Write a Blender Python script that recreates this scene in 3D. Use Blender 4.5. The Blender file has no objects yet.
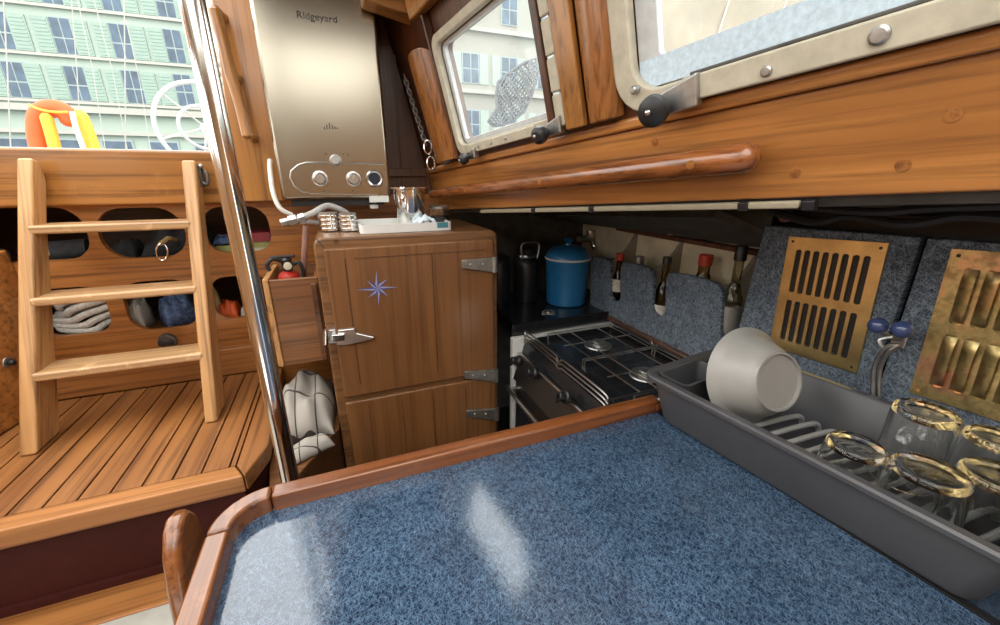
import bpy, bmesh, math, random
from mathutils import Vector, Matrix, noise
random.seed(7)
C = bpy.context.scene.collection
R = math.radians
PI = math.pi
# ---------------------------------------------------------------- camera frame
AZ, PT, FPX = R(21.7), R(18.6), 399.0
CZ = 1.2                      # eye height above the cabin sole; everything is laid out relative to the eye, then lifted
FW = Vector((math.sin(AZ)*math.cos(PT), math.cos(AZ)*math.cos(PT), -math.sin(PT)))
RT = Vector((math.cos(AZ), -math.sin(AZ), 0))
UP = RT.cross(FW)
def ray(x, y): return FW + RT*((x-500)/FPX) - UP*((y-312.5)/FPX)
def at_z(x, y, z): v = ray(x, y); return v*(z/v.z)
def at_y(x, y, Y): v = ray(x, y); return v*(Y/v.y)
def at_x(x, y, X): v = ray(x, y); return v*(X/v.x)
# the leaning cabin side: a runs forward along it, b up it, o inboard from it
SP = Vector((.333, 1.4, -.1045)); SD = Vector((.2, -1, .0763)); SU = Vector((-.25, 0, 1.))
SN = SD.cross(SU).normalized()
if SN.x > 0: SN = -SN
def S(a, b, o=0): return SP + SD*a + SU*b + SN*o
# ---------------------------------------------------------------- mesh helpers
class MB:
    def __init__(s): s.bm = bmesh.new()
    def verts_faces(s, vs, fs):
        v = [s.bm.verts.new(p) for p in vs]
        for f in fs:
            try: s.bm.faces.new([v[i] for i in f])
            except ValueError: pass
        return v
    def hexa(s, p):      # 8 corners: bottom 4 then top 4
        s.verts_faces(p, [(0,3,2,1),(4,5,6,7),(0,1,5,4),(1,2,6,5),(2,3,7,6),(3,0,4,7)]); return s
    def box(s, x0, x1, y0, y1, z0, z1):
        return s.hexa([(x0,y0,z0),(x1,y0,z0),(x1,y1,z0),(x0,y1,z0),(x0,y0,z1),(x1,y0,z1),(x1,y1,z1),(x0,y1,z1)])
    def sbox(s, a0, a1, b0, b1, o0, o1):   # a box on the cabin side
        return s.hexa([S(a0,b0,o0),S(a1,b0,o0),S(a1,b0,o1),S(a0,b0,o1),S(a0,b1,o0),S(a1,b1,o0),S(a1,b1,o1),S(a0,b1,o1)])
    def prism(s, pts, ext):
        n = len(pts); ext = Vector(ext)
        v = [Vector(p) for p in pts] + [Vector(p)+ext for p in pts]
        s.verts_faces(v, [tuple(range(n))[::-1], tuple(range(n, 2*n))] + [(i, (i+1)%n, n+(i+1)%n, n+i) for i in range(n)]); return s
    def plate(s, outer, holes, t, fn):   # flat outline with holes, thickness t, mapped by fn(u, v, w)
        bm = bmesh.new(); es = []
        for loop in [outer]+list(holes):
            vs = [bm.verts.new((p[0], p[1], 0)) for p in loop]
            for i in range(len(vs)): es.append(bm.edges.new((vs[i], vs[(i+1)%len(vs)])))
        bmesh.ops.triangle_fill(bm, use_beauty=True, use_dissolve=False, edges=es)
        fs = [[(v.co.x, v.co.y) for v in f.verts] for f in bm.faces]
        bm.free()
        key = {}
        def V(u, v, w):
            k = (round(u,6), round(v,6), w)
            if k not in key: key[k] = s.bm.verts.new(fn(u, v, w))
            return key[k]
        for f in fs:
            for w in (0, t):
                try: s.bm.faces.new([V(*p, w) for p in (f if w else f[::-1])])
                except ValueError: pass
        for loop in [outer]+list(holes):
            n = len(loop)
            for i in range(n):
                p, q = loop[i], loop[(i+1)%n]
                try: s.bm.faces.new([V(*p,0), V(*q,0), V(*q,t), V(*p,t)])
                except ValueError: pass
        return s
    def tube(s, pts, r, n=10, cap=True, closed=False):
        pts = [Vector(p) for p in pts]; m = len(pts); rings = []
        rr = r if isinstance(r, (list, tuple)) else [r]*m
        up = None
        for i, p in enumerate(pts):
            if closed: t = pts[(i+1)%m]-pts[i-1]
            else: t = pts[min(i+1, m-1)]-pts[max(i-1, 0)]
            if t.length < 1e-9: t = Vector((0,0,1))
            t.normalize()
            if up is None: up = t.orthogonal().normalized()
            else:
                up = up - t*up.dot(t)
                up = up.normalized() if up.length > 1e-6 else t.orthogonal().normalized()
            b = t.cross(up)
            rings.append([s.bm.verts.new(p + (up*math.cos(2*PI*k/n) + b*math.sin(2*PI*k/n))*rr[i]) for k in range(n)])
        for i in range(m if closed else m-1):
            A, B = rings[i], rings[(i+1)%m]
            for k in range(n): s.bm.faces.new((A[k], A[(k+1)%n], B[(k+1)%n], B[k]))
        if cap and not closed: s.bm.faces.new(rings[0][::-1]); s.bm.faces.new(rings[-1])
        return s
    def lathe(s, prof, c, axis=(0,0,1), n=32, closed=False, rfn=None):   # prof: (radius, height) pairs
        c = Vector(c); ax = Vector(axis).normalized(); e = ax.orthogonal().normalized(); f = ax.cross(e); rings = []
        for (r, h) in prof:
            if r < 1e-6: rings.append([s.bm.verts.new(c+ax*h)])
            else: rings.append([s.bm.verts.new(c+ax*h+(e*math.cos(2*PI*k/n)+f*math.sin(2*PI*k/n))*(r*(rfn(k/n, h) if rfn else 1))) for k in range(n)])
        m = len(rings)
        for i in range(m if closed else m-1):
            A, B = rings[i], rings[(i+1)%m]
            for k in range(n):
                q = [A[k%len(A)], A[(k+1)%len(A)], B[(k+1)%len(B)], B[k%len(B)]]
                u = list(dict.fromkeys(q))
                if len(u) > 2:
                    try: s.bm.faces.new(u)
                    except ValueError: pass
        if not closed:
            for g, rev in ((rings[0], True), (rings[-1], False)):
                if len(g) > 2: s.bm.faces.new(g[::-1] if rev else g)
        return s
    def ball(s, c, r, n=20, sc=(1,1,1)):
        q = bmesh.ops.create_uvsphere(s.bm, u_segments=n, v_segments=max(6, n//2), radius=r)
        for v in q['verts']: v.co = Vector((v.co.x*sc[0], v.co.y*sc[1], v.co.z*sc[2])) + Vector(c)
        return s
    def grid(s, fn, nu, nv, close_u=False):
        v = [[s.bm.verts.new(fn(i/nu, j/nv)) for j in range(nv+1)] for i in range(nu+1)]
        for i in range(nu):
            for j in range(nv): s.bm.faces.new((v[i][j], v[i+1][j], v[i+1][j+1], v[i][j+1]))
        return s
    def build(s, name, m, parent=None, bevel=0, seg=2, smooth=35, solid=0, subsurf=0, local=False):
        bmesh.ops.remove_doubles(s.bm, verts=s.bm.verts, dist=1e-6)
        bmesh.ops.recalc_face_normals(s.bm, faces=s.bm.faces)
        if parent is not None and not local:
            o = Vector((0,0,0)); q = parent
            while q is not None: o += Vector(q.location); q = q.parent
            bmesh.ops.translate(s.bm, verts=s.bm.verts, vec=-o)
        me = bpy.data.meshes.new(name); s.bm.to_mesh(me); s.bm.free()
        for p in me.polygons: p.use_smooth = True
        me.set_sharp_from_angle(angle=R(smooth))
        me.materials.append(m)
        ob = bpy.data.objects.new(name, me); C.objects.link(ob)
        if parent is not None: ob.parent = parent
        if solid:
            k = ob.modifiers.new('s', 'SOLIDIFY'); k.thickness = solid; k.offset = 0
        if subsurf:
            k = ob.modifiers.new('u', 'SUBSURF'); k.levels = subsurf; k.render_levels = subsurf
        if bevel:
            k = ob.modifiers.new('b', 'BEVEL'); k.width = bevel; k.segments = seg; k.limit_method = 'ANGLE'; k.angle_limit = R(40); k.harden_normals = True
        return ob
def tag(o, label=None, cat=None, group=None, kind=None):
    if label: o['label'] = label
    if cat: o['category'] = cat
    if group: o['group'] = group
    if kind: o['kind'] = kind
    return o
def thing(name, loc, label, cat, group=None, kind=None):
    o = bpy.data.objects.new(name, None); o.location = loc; o.empty_display_size = .02; C.objects.link(o)
    return tag(o, label, cat, group, kind)
def struct(o, label=None):
    o['kind'] = 'structure'
    if label: o['label'] = label
    return o
def copy_tree(o, loc, label=None, group=None, parent=None):
    c = o.copy(); C.objects.link(c); c.parent = parent
    if parent is None: c.location = loc
    if label: c['label'] = label
    if group: c['group'] = group
    for ch in list(o.children): copy_tree(ch, None, parent=c)
    return c
def rrect(x0, x1, y0, y1, r, n=6):
    out = []
    for cx, cy, a0 in ((x1-r,y0+r,-90),(x1-r,y1-r,0),(x0+r,y1-r,90),(x0+r,y0+r,180)):
        for k in range(n+1):
            a = R(a0+90*k/n); out.append((cx+r*math.cos(a), cy+r*math.sin(a)))
    return out
def bez(pts, n=8):     # smooth curve through points
    P = [Vector(p) for p in pts]; out = []
    for i in range(len(P)-1):
        a = P[max(i-1,0)]; b = P[i]; c = P[i+1]; d = P[min(i+2,len(P)-1)]
        for k in range(n):
            t = k/n
            out.append(.5*((2*b)+(c-a)*t+(2*a-5*b+4*c-d)*t*t+(3*b-a-3*c+d)*t**3))
    out.append(P[-1]); return out
# ---------------------------------------------------------------- materials
def new_mat(name):
    m = bpy.data.materials.new(name); m.use_nodes = True; nt = m.node_tree
    return m, nt, nt.nodes, nt.links, nt.nodes['Principled BSDF']
def mapped(nt, scale, frame=None):     # object coordinates measured along three chosen directions, then scaled
    tc = nt.nodes.new('ShaderNodeTexCoord'); src = tc.outputs['Object']
    if frame is not None:
        cb = nt.nodes.new('ShaderNodeCombineXYZ')
        for i, ax in enumerate(frame):
            d = nt.nodes.new('ShaderNodeVectorMath'); d.operation = 'DOT_PRODUCT'
            nt.links.new(src, d.inputs[0]); d.inputs[1].default_value = tuple(ax); nt.links.new(d.outputs['Value'], cb.inputs[i])
        src = cb.outputs[0]
    mp = nt.nodes.new('ShaderNodeMapping'); mp.inputs['Scale'].default_value = scale
    nt.links.new(src, mp.inputs['Vector']); return mp.outputs['Vector']
def noise_n(nt, vec, scale, detail=4, rough=.55, dist=0):
    n = nt.nodes.new('ShaderNodeTexNoise'); n.inputs['Scale'].default_value = scale; n.inputs['Detail'].default_value = detail
    n.inputs['Roughness'].default_value = rough; n.inputs['Distortion'].default_value = dist
    nt.links.new(vec, n.inputs['Vector']); return n.outputs['Fac']
def ramp(nt, fac, stops):
    r = nt.nodes.new('ShaderNodeValToRGB'); el = r.color_ramp.elements
    while len(el) < len(stops): el.new(.5)
    for e, (p, c) in zip(el, stops): e.position = p; e.color = (*c, 1) if len(c) == 3 else c
    nt.links.new(fac, r.inputs['Fac']); return r.outputs['Color']
def mixc(nt, a, b, fac, mode='MIX'):
    m = nt.nodes.new('ShaderNodeMix'); m.data_type = 'RGBA'; m.blend_type = mode
    for k, v in ((0, fac), (6, a), (7, b)):
        if hasattr(v, 'links'): nt.links.new(v, m.inputs[k])
        elif isinstance(v, (int, float)): m.inputs[k].default_value = v
        else: m.inputs[k].default_value = (*v, 1)
    return m.outputs[2]
def bump(nt, h, strength, dist, bsdf):
    b = nt.nodes.new('ShaderNodeBump'); b.inputs['Strength'].default_value = strength; b.inputs['Distance'].default_value = dist
    nt.links.new(h, b.inputs['Height']); nt.links.new(b.outputs['Normal'], bsdf.inputs['Normal'])
def plain(name, col, rough=.5, metal=0, coat=0, var=.12, scale=30, bmp=0, spec=.5):
    m, nt, N, L, b = new_mat(name)
    v = mapped(nt, (1,1,1)); f = noise_n(nt, v, scale, 5)
    c = ramp(nt, f, [(.3, tuple(x*(1-var) for x in col)), (.7, tuple(min(1, x*(1+var)) for x in col))])
    L.new(c, b.inputs['Base Color']); b.inputs['Roughness'].default_value = rough; b.inputs['Metallic'].default_value = metal
    b.inputs['Coat Weight'].default_value = coat; b.inputs['Coat Roughness'].default_value = .12; b.inputs['Specular IOR Level'].default_value = spec
    if bmp: bump(nt, f, bmp, .002, b)
    return m
def wood(name, dark, light, axis='X', rough=.35, coat=.35, fine=90, along=2.2, worn=0, frame=None, bands=14, grain=.88):
    m, nt, N, L, b = new_mat(name)
    k = {'X':(0,1,1),'Y':(1,0,1),'Z':(1,1,0)}[axis]
    sc = tuple(fine if q else along for q in k); sb = tuple(bands if q else bands*.07 for q in k)
    f1 = noise_n(nt, mapped(nt, sc, frame), 1, 6, .6, .15)
    f2 = noise_n(nt, mapped(nt, sb, frame), 1, 3, .5, .8)
    f3 = noise_n(nt, mapped(nt, (3.2,3.2,3.2)), 1, 2)
    mid = tuple((a+c)*.5 for a, c in zip(dark, light))
    c1 = ramp(nt, f2, [(.3, dark), (.5, mid), (.68, light)])
    c2 = ramp(nt, f1, [(.36, (.45,.42,.4)), (.52, (1,1,1)), (.8, (1.0,1.0,1.0))])
    c = mixc(nt, c1, c2, grain, 'MULTIPLY')
    c = mixc(nt, c, ramp(nt, f3, [(.3, (.78,.74,.7)), (.65, (1,1,1))]), .7, 'MULTIPLY')
    if worn:
        w = noise_n(nt, mapped(nt, (22,22,22)), 1, 6, .7)
        c = mixc(nt, c, tuple(min(1, x*1.25+.03) for x in light), ramp(nt, w, [(.56, (0,0,0)), (.66, (worn,)*3)]))
    L.new(c, b.inputs['Base Color']); b.inputs['Roughness'].default_value = rough
    b.inputs['Coat Weight'].default_value = coat; b.inputs['Coat Roughness'].default_value = .15
    bump(nt, f1, .12, .002, b)
    return m
def felt(name, base, hi, rough, plane='XY', coat=0, amt=1., bmp=.1, cracks=False, spec=.5, k=1.):
    m, nt, N, L, b = new_mat(name)
    fs = []
    for i, (ang, sx, sy) in enumerate(((35, 70, 620), (-42, 80, 700), (72, 65, 560), (8, 85, 680), (-75, 75, 640))):
        c_, s_ = math.cos(R(ang)), math.sin(R(ang))
        fr = ((c_,s_,0), (-s_,c_,0), (0,0,1)) if plane == 'XY' else ((0,c_,s_), (0,-s_,c_), (1,0,0))
        f = noise_n(nt, mapped(nt, (sx*k, sy*k, 1), fr), 1, 2, .5, .5)
        fs.append(ramp(nt, f, [(.52, (0,0,0)), (.74, (amt,)*3)]))
    c = base
    for f in fs: c = mixc(nt, c, hi, f)
    big = noise_n(nt, mapped(nt, (14,14,14)), 1, 3)
    c = mixc(nt, c, ramp(nt, big, [(.3, (.62,.62,.64)), (.7, (1,1,1))]), .8, 'MULTIPLY')
    L.new(c, b.inputs['Base Color']); b.inputs['Roughness'].default_value = rough; b.inputs['Specular IOR Level'].default_value = spec
    if cracks:
        h = noise_n(nt, mapped(nt, (1,1,1)), 240, 3, .6)
        bump(nt, h, bmp, .001, b)
    elif bmp: bump(nt, fs[0], bmp, .001, b)
    return m
def glass(name, tint=(1,1,1), rough=0., ior=1.45):
    m, nt, N, L, b = new_mat(name)
    f = noise_n(nt, mapped(nt, (1,1,1)), 40, 3)
    L.new(ramp(nt, f, [(.3, tuple(x*.97 for x in tint)), (.7, tint)]), b.inputs['Base Color'])
    b.inputs['Transmission Weight'].default_value = 1; b.inputs['Roughness'].default_value = rough; b.inputs['IOR'].default_value = ior
    return m
def pane(name, tint, dirt=.1):       # thin window sheet: mostly see-through, a little haze and gloss
    m, nt, N, L, b = new_mat(name)
    N.remove(b); out = N['Material Output']
    tr = N.new('ShaderNodeBsdfTransparent'); tr.inputs['Color'].default_value = (*tint, 1)
    gl = N.new('ShaderNodeBsdfGlossy'); gl.inputs['Roughness'].default_value = .02
    df = N.new('ShaderNodeBsdfTranslucent'); df.inputs['Color'].default_value = (.8,.86,.9,1)
    m1 = N.new('ShaderNodeMixShader'); m2 = N.new('ShaderNodeMixShader')
    f = noise_n(nt, mapped(nt, (1,1,1)), 60, 5, .7)
    r = ramp(nt, f, [(.35, (dirt*.6,)*3), (.7, (dirt*1.5,)*3)])
    L.new(r, m1.inputs[0]); L.new(tr.outputs[0], m1.inputs[1]); L.new(df.outputs[0], m1.inputs[2])
    m2.inputs[0].default_value = .05; L.new(m1.outputs[0], m2.inputs[1]); L.new(gl.outputs[0], m2.inputs[2])
    L.new(m2.outputs[0], out.inputs['Surface']); return m
def brushed(name, col, rough, axis='X', aniso=.5):
    m, nt, N, L, b = new_mat(name)
    sc = (1.2, 300, 500) if axis == 'X' else (500, 300, 1.2)
    f = noise_n(nt, mapped(nt, sc), 1, 3)
    L.new(ramp(nt, f, [(.3, tuple(x*.985 for x in col)), (.7, col)]), b.inputs['Base Color'])
    L.new(ramp(nt, f, [(.3, (rough*.93,)*3), (.7, (rough*1.07,)*3)]), b.inputs['Roughness'])
    b.inputs['Metallic'].default_value = 1; return m
M = {}
SFR = (SN, SD.normalized(), SU.normalized())
M['beam'] = wood('honey_varnished_mahogany', (.24,.08,.015), (.56,.24,.06), 'Y', .38, .4, frame=SFR, bands=17)
M['teakdeck'] = wood('teak_planks', (.235,.085,.019), (.38,.16,.045), 'Y', .5, .15)
M['teakx'] = wood('teak_border', (.27,.10,.023), (.46,.195,.055), 'X', .42, .2)
M['ladder'] = wood('pale_oiled_teak', (.46,.235,.08), (.62,.345,.14), 'Z', .45, .2, along=1.6, frame=((1,0,0),(0,.928,-.371),(-.06,.37,.928)))
M['rung'] = wood('worn_pale_tread', (.40,.22,.095), (.64,.40,.20), 'X', .4, .25, worn=.5)
M['bulk'] = wood('orange_bulkhead_ply', (.29,.105,.022), (.48,.19,.045), 'X', .38, .35, worn=.12)
M['coam'] = wood('coaming_varnish', (.28,.115,.024), (.44,.19,.046), 'X', .28, .5, worn=.15)
M['post'] = wood('post_varnish', (.28,.115,.023), (.48,.21,.05), 'Z', .32, .45)
M['fridge'] = wood('brown_fridge_oak', (.175,.072,.022), (.245,.106,.035), 'Z', .42, .25, along=1.6, grain=.5)
M['fridgex'] = wood('brown_fridge_frame', (.155,.067,.022), (.265,.125,.046), 'X', .42, .25, worn=.1)
M['cabin'] = wood('warm_cabin_panelling', (.30,.14,.05), (.48,.25,.10), 'Z', .5, .2)
M['mahog'] = wood('dark_mahogany_panel', (.05,.014,.004), (.12,.037,.011), 'Z', .4, .35)
M['maroon'] = plain('maroon_paint', (.050,.010,.008), .65, coat=0, spec=.2)
M['fiddle'] = wood('red_mahogany_fiddle', (.15,.042,.011), (.29,.10,.03), 'X', .28, .5, worn=.18)
M['fiddley'] = wood('red_mahogany_side_fiddle', (.17,.055,.016), (.34,.13,.045), 'Y', .25, .5, worn=.2)
M['block'] = wood('rounded_mahogany', (.24,.085,.02), (.36,.14,.036), 'Z', .25, .6)
M['rail'] = wood('handrail_mahogany', (.17,.052,.013), (.34,.115,.033), 'Y', .25, .6)
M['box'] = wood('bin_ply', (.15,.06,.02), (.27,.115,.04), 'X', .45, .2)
M['darkwood'] = wood('dark_locker_wood', (.07,.026,.01), (.15,.06,.02), 'X', .4, .25)  # wood that is dark brown itself: lockers, cubby lining, grooves, bases
M['floor'] = wood('cabin_sole', (.10,.045,.017), (.22,.10,.04), 'X', .4, .3)
M['table'] = felt('blue_fibre_laminate', (.008,.021,.052), (.18,.29,.42), .075, 'XY', bmp=.10, cracks=True, amt=.5, spec=.9, k=1.5)
M['feltwall'] = felt('grey_blue_fibre_lining', (.040,.055,.075), (.30,.36,.42), .7, 'YZ', bmp=.2, amt=.72, spec=.3, k=.75)
M['counter'] = felt('counter_fibre_laminate', (.016,.03,.055), (.12,.18,.26), .3, 'XY', bmp=.1, amt=.5)
M['steel'] = brushed('brushed_steel', (.41,.375,.30), .23)
M['chrome'] = plain('polished_chrome', (.78,.78,.77), .12, 1, var=.05)
M['satin'] = plain('satin_chrome', (.56,.55,.53), .28, 1, var=.1)
M['zinc'] = plain('dull_zinc', (.46,.46,.44), .42, 1, var=.2, scale=60)
M['black'] = plain('black_plastic', (.012,.012,.013), .4)
M['enamel'] = plain('black_enamel', (.012,.013,.015), .22, coat=.3)
M['panel'] = brushed('stove_front_steel', (.16,.16,.155), .42, 'X')
M['ovenglass'] = plain('dark_oven_glass', (.018,.02,.022), .12, coat=.5)
M['white'] = plain('white_plastic', (.72,.72,.69), .4, var=.05)
M['cream'] = plain('cream_paint', (.60,.55,.42), .55, var=.12, scale=18, bmp=.15)
M['creamdark'] = plain('aged_cream_lining', (.72,.64,.45), .6, var=.2, scale=12)
M['fin'] = plain('grey_beige_fin', (.32,.29,.23), .6, var=.1)
M['frame'] = plain('cream_window_casting', (.47,.43,.33), .45, var=.13, scale=50, bmp=.25)
M['flange'] = plain('grey_window_flange', (.52,.54,.54), .38, var=.1, scale=60, bmp=.15)
M['frost'] = plain('pale_blue_seal', (.55,.68,.78), .35, var=.14, scale=160, bmp=.2)
M['rust'] = plain('rusty_edge', (.12,.045,.022), .8, var=.5, scale=40)
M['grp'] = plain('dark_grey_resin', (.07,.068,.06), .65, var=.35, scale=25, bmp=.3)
M['brass'] = plain('polished_brass', (.84,.63,.27), .33, 1, var=.2, scale=22, bmp=.05)
def old_brass():
    m, nt, N, L, b = new_mat('tarnished_brass')
    f = noise_n(nt, mapped(nt, (1,1,1)), 16, 6, .65); g = noise_n(nt, mapped(nt, (1,1,1)), 70, 4)
    c = ramp(nt, f, [(.36, (.46,.36,.16)), (.5, (.70,.54,.24)), (.62, (.82,.46,.26))])
    c = mixc(nt, c, ramp(nt, g, [(.35, (.4,.38,.3)), (.55, (1,1,1))]), .7, 'MULTIPLY')
    L.new(c, b.inputs['Base Color']); b.inputs['Metallic'].default_value = 1
    L.new(ramp(nt, g, [(.3, (.55,)*3), (.7, (.28,)*3)]), b.inputs['Roughness']); return m
M['brassold'] = old_brass()
M['rack'] = plain('charcoal_rack_plastic', (.068,.067,.072), .38, var=.05)
M['rib'] = plain('grey_rack_rib', (.30,.30,.30), .4, var=.05)
M['bowl'] = plain('grey_white_melamine', (.30,.29,.27), .4, var=.04, coat=.1)
M['glass'] = glass('clear_drinking_glass', (.98,.99,.98))
M['pane'] = pane('window_glass', (.97,.99,1), .04)
M['paneblue'] = pane('salted_window_glass', (.95,.98,1), .12)
M['potblue'] = plain('blue_enamel', (.02,.16,.36), .3, coat=.3, var=.08)
M['knobblue'] = plain('blue_glazed_ball', (.05,.075,.19), .2, coat=.5)
M['red'] = plain('red_paint', (.42,.03,.02), .35)
M['redcap'] = plain('red_bottle_cap', (.5,.05,.025), .45)
M['amber'] = glass('dark_sauce', (.20,.035,.012))
M['bottleglass'] = glass('olive_bottle_glass', (.50,.50,.36), .03)
M['brownglass'] = glass('brown_bottle_glass', (.34,.24,.10), .03)
M['conduit'] = plain('cream_conduit', (.34,.30,.21), .5, var=.06)
M['wheel'] = plain('pale_wheel_coating', (.36,.38,.40), .4)
M['darkmetal'] = plain('dark_tarnished_metal', (.12,.11,.10), .4, .8, var=.3, scale=80)
M['label'] = plain('paper_label', (.55,.52,.45), .6, var=.4, scale=140)
M['foil'] = plain('dull_silver_sleeve', (.42,.41,.38), .4, .75, var=.1)
M['tissue'] = plain('pale_blue_tissue', (.66,.76,.82), .8, var=.04)
M['teal'] = plain('teal_slot', (.05,.20,.25), .5)
M['orange'] = plain('orange_buoy_cover', (.60,.085,.012), .6, var=.08)
M['yellow'] = plain('yellow_buoy_cover', (.66,.36,.035), .6, var=.06)
M['rope'] = plain('white_rope', (.62,.60,.55), .8, var=.2, scale=150)
M['wire'] = plain('pale_rigging_wire', (.30,.30,.28), .5, var=.1)
M['cable'] = plain('black_cable', (.014,.014,.015), .5)
M['hose'] = plain('grey_braided_hose', (.40,.38,.36), .5, var=.2, scale=200)
M['whitehose'] = plain('white_pipe', (.70,.68,.63), .4, var=.05)
M['darkcloth'] = plain('dark_cloth', (.025,.027,.03), .9, var=.4, scale=60)
M['bluecloth'] = plain('blue_patterned_cloth', (.06,.10,.20), .8, var=.75, scale=90)
M['tancloth'] = plain('tan_canvas', (.45,.32,.13), .8, var=.2)
M['bookred'] = plain('dark_red_cover', (.22,.02,.03), .5)
M['bookgreen'] = plain('olive_cover', (.30,.30,.10), .5)
M['bookcream'] = plain('cream_cover', (.55,.50,.36), .6)
M['plum'] = plain('plum_sponge', (.20,.03,.09), .8, var=.3)
M['sponge'] = plain('yellow_sponge', (.60,.40,.06), .85, var=.25, scale=120)
M['text'] = plain('dark_lettering', (.03,.028,.026), .5)
M['ink'] = plain('navy_inlay', (.06,.07,.22), .4, var=.1)
M['inkpale'] = plain('lilac_inlay', (.30,.29,.45), .4, var=.1)
M['caulk'] = plain('black_deck_caulk', (.02,.016,.013), .7)
M['display'] = plain('blue_black_dial', (.015,.03,.05), .15, coat=.5)
M['plug'] = plain('pink_wood_plug', (.24,.12,.09), .6, var=.3)
M['fuzz'] = plain('white_floor_paint', (.38,.37,.33), .6, var=.1)
M['net'] = plain('grey_netting', (.10,.11,.12), .8)
M['facade'] = plain('pale_mint_render', (.29,.355,.31), .8, var=.05, scale=.6)
M['ledge'] = plain('white_stone_band', (.32,.32,.29), .7, var=.05, scale=2)
M['shutter'] = plain('pale_green_shutter', (.21,.29,.25), .6, var=.06, scale=3)
M['winglass'] = plain('blue_window_glass', (.045,.08,.12), .2, var=.5, scale=1.2)
M['winframe'] = plain('grey_green_sash', (.24,.30,.30), .5)
M['facade2'] = plain('cream_render', (.27,.265,.23), .8, var=.05, scale=.5)
M['canvas'] = plain('sand_boat_cover', (.30,.26,.19), .8, var=.08, scale=3)
M['water'] = plain('harbour_water', (.06,.09,.09), .15, bmp=.4, scale=.8)
def towel_mat():
    m, nt, N, L, b = new_mat('checked_tea_towel')
    uv = N.new('ShaderNodeUVMap'); sx = N.new('ShaderNodeSeparateXYZ'); L.new(uv.outputs[0], sx.inputs[0]); fac = None
    for ax, k in ((0, 3.0), (1, 3.0)):
        mu = N.new('ShaderNodeMath'); mu.operation = 'MULTIPLY'; mu.inputs[1].default_value = k; L.new(sx.outputs[ax], mu.inputs[0])
        fr = N.new('ShaderNodeMath'); fr.operation = 'FRACT'; L.new(mu.outputs[0], fr.inputs[0])
        lt = N.new('ShaderNodeMath'); lt.operation = 'LESS_THAN'; lt.inputs[1].default_value = .07; L.new(fr.outputs[0], lt.inputs[0])
        if fac is None: fac = lt.outputs[0]
        else:
            mx = N.new('ShaderNodeMath'); mx.operation = 'MAXIMUM'; L.new(fac, mx.inputs[0]); L.new(lt.outputs[0], mx.inputs[1]); fac = mx.outputs[0]
    c = mixc(nt, (.38,.35,.31), (.06,.05,.045), fac)
    L.new(c, b.inputs['Base Color']); b.inputs['Roughness'].default_value = .9; return m
M['towel'] = towel_mat()

# ================================================================ SETTING
ZT = -.45                                   # table top
struct(MB().box(-1.6, 1.2, -.9, 1.9, -1.25, -1.2).build('floor', M['floor']))
# bulkhead with six visible cubby cut-outs, at Y = 1.40
YB = 1.40
def bk(px, py): p = at_y(px, py, YB); return (p.x, p.z)
def cub(quad, r):
    (x0, z0), (x1, z1) = bk(*quad[0]), bk(*quad[1])
    return rrect(min(x0,x1), max(x0,x1), min(z0,z1), max(z0,z1), r)
cubs = [(-.86, -.622, -.205, -.070), (-.600, -.408, -.212, -.076), (-.362, -.195, -.212, -.078),
        (-.790, -.630, -.416, -.280), (-.592, -.424, -.425, -.278), (-.382, -.222, -.415, -.282)]
rads = (.055, .06, .05, .045, .05, .045)
holes = [rrect(a, b, c, d, r) for (a, b, c, d), r in zip(cubs, rads)]
outer = [(-1.42,-1.2),(.36,-1.2),(.36,-.05),(-1.42,-.05)]
struct(MB().plate(outer, holes, .018, lambda u, v, w: (u, YB+w, v)).build('wall_aft', M['bulk']), 'orange wooden bulkhead with rounded cubby holes behind the ladder')
# cubby lockers behind: back, shelves, dividers
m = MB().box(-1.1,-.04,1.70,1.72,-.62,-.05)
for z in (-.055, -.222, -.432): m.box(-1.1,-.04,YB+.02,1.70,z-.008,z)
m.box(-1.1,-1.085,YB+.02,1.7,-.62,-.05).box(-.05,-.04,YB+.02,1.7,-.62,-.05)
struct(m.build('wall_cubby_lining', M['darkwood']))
# dark mahogany bulkhead behind the heater and to its right
m = MB().prism([(-.125,1.405,-.10),(.327,1.405,-.10),(.148,1.405,.62),(-.125,1.405,.62)], (0,.025,0))
struct(m.build('wall_heater', M['mahog']))
m = MB()
m.box(.211,.219,1.397,1.405,-.05,.35)
m.box(.155,.29,1.39,1.405,.005,.03)
struct(m.build('trim_1', M['mahog'], bevel=.002))
# coaming over the bulkhead
struct(MB().box(-1.42,-.135,1.36,1.46,-.067,.07).build('wall_coaming', M['coam'], bevel=.008), 'varnished coaming plank along the cockpit opening')
# corner post
x0, x1 = -.253, -.125
struct(MB().prism([(-.254,1.352,-.064),(-.125,1.352,-.064),(-.09,1.352,.62),(-.213,1.352,.62)], (0,.07,0)).build('wall_post', M['post'], bevel=.006))
struct(MB().box(-.17,-.09,1.40,1.42,-.06,.62).build('trim_2', M['mahog']))
# foot plank along the base of the bulkhead
struct(MB().box(-.80,-.235,1.365,1.40,-.59,-.50).build('baseboard_aft', M['teakx'], bevel=.006))
# port side panel
ZP0 = -.587
struct(MB().hexa([(-1.39,.95,ZP0),(-.860,.95,ZP0),(-.785,1.395,ZP0),(-1.39,1.395,ZP0),(-1.39,.95,-.30),(-.885,.95,-.30),(-.785,1.395,-.17),(-1.39,1.395,-.17)]).build('wall_port', M['bulk'], bevel=.004))
# starboard cabin side: lower honey beam
struct(MB().sbox(-.03, 2.2, 0, .118, -.03, .0).build('wall_starboard', M['beam'], bevel=.004), 'long honey mahogany beam under the cabin windows')
m = MB().sbox(-.03, 2.2, .1185, .136, -.03, .010)
struct(m.build('trim_3', M['beam'], bevel=.006, seg=3))
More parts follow.
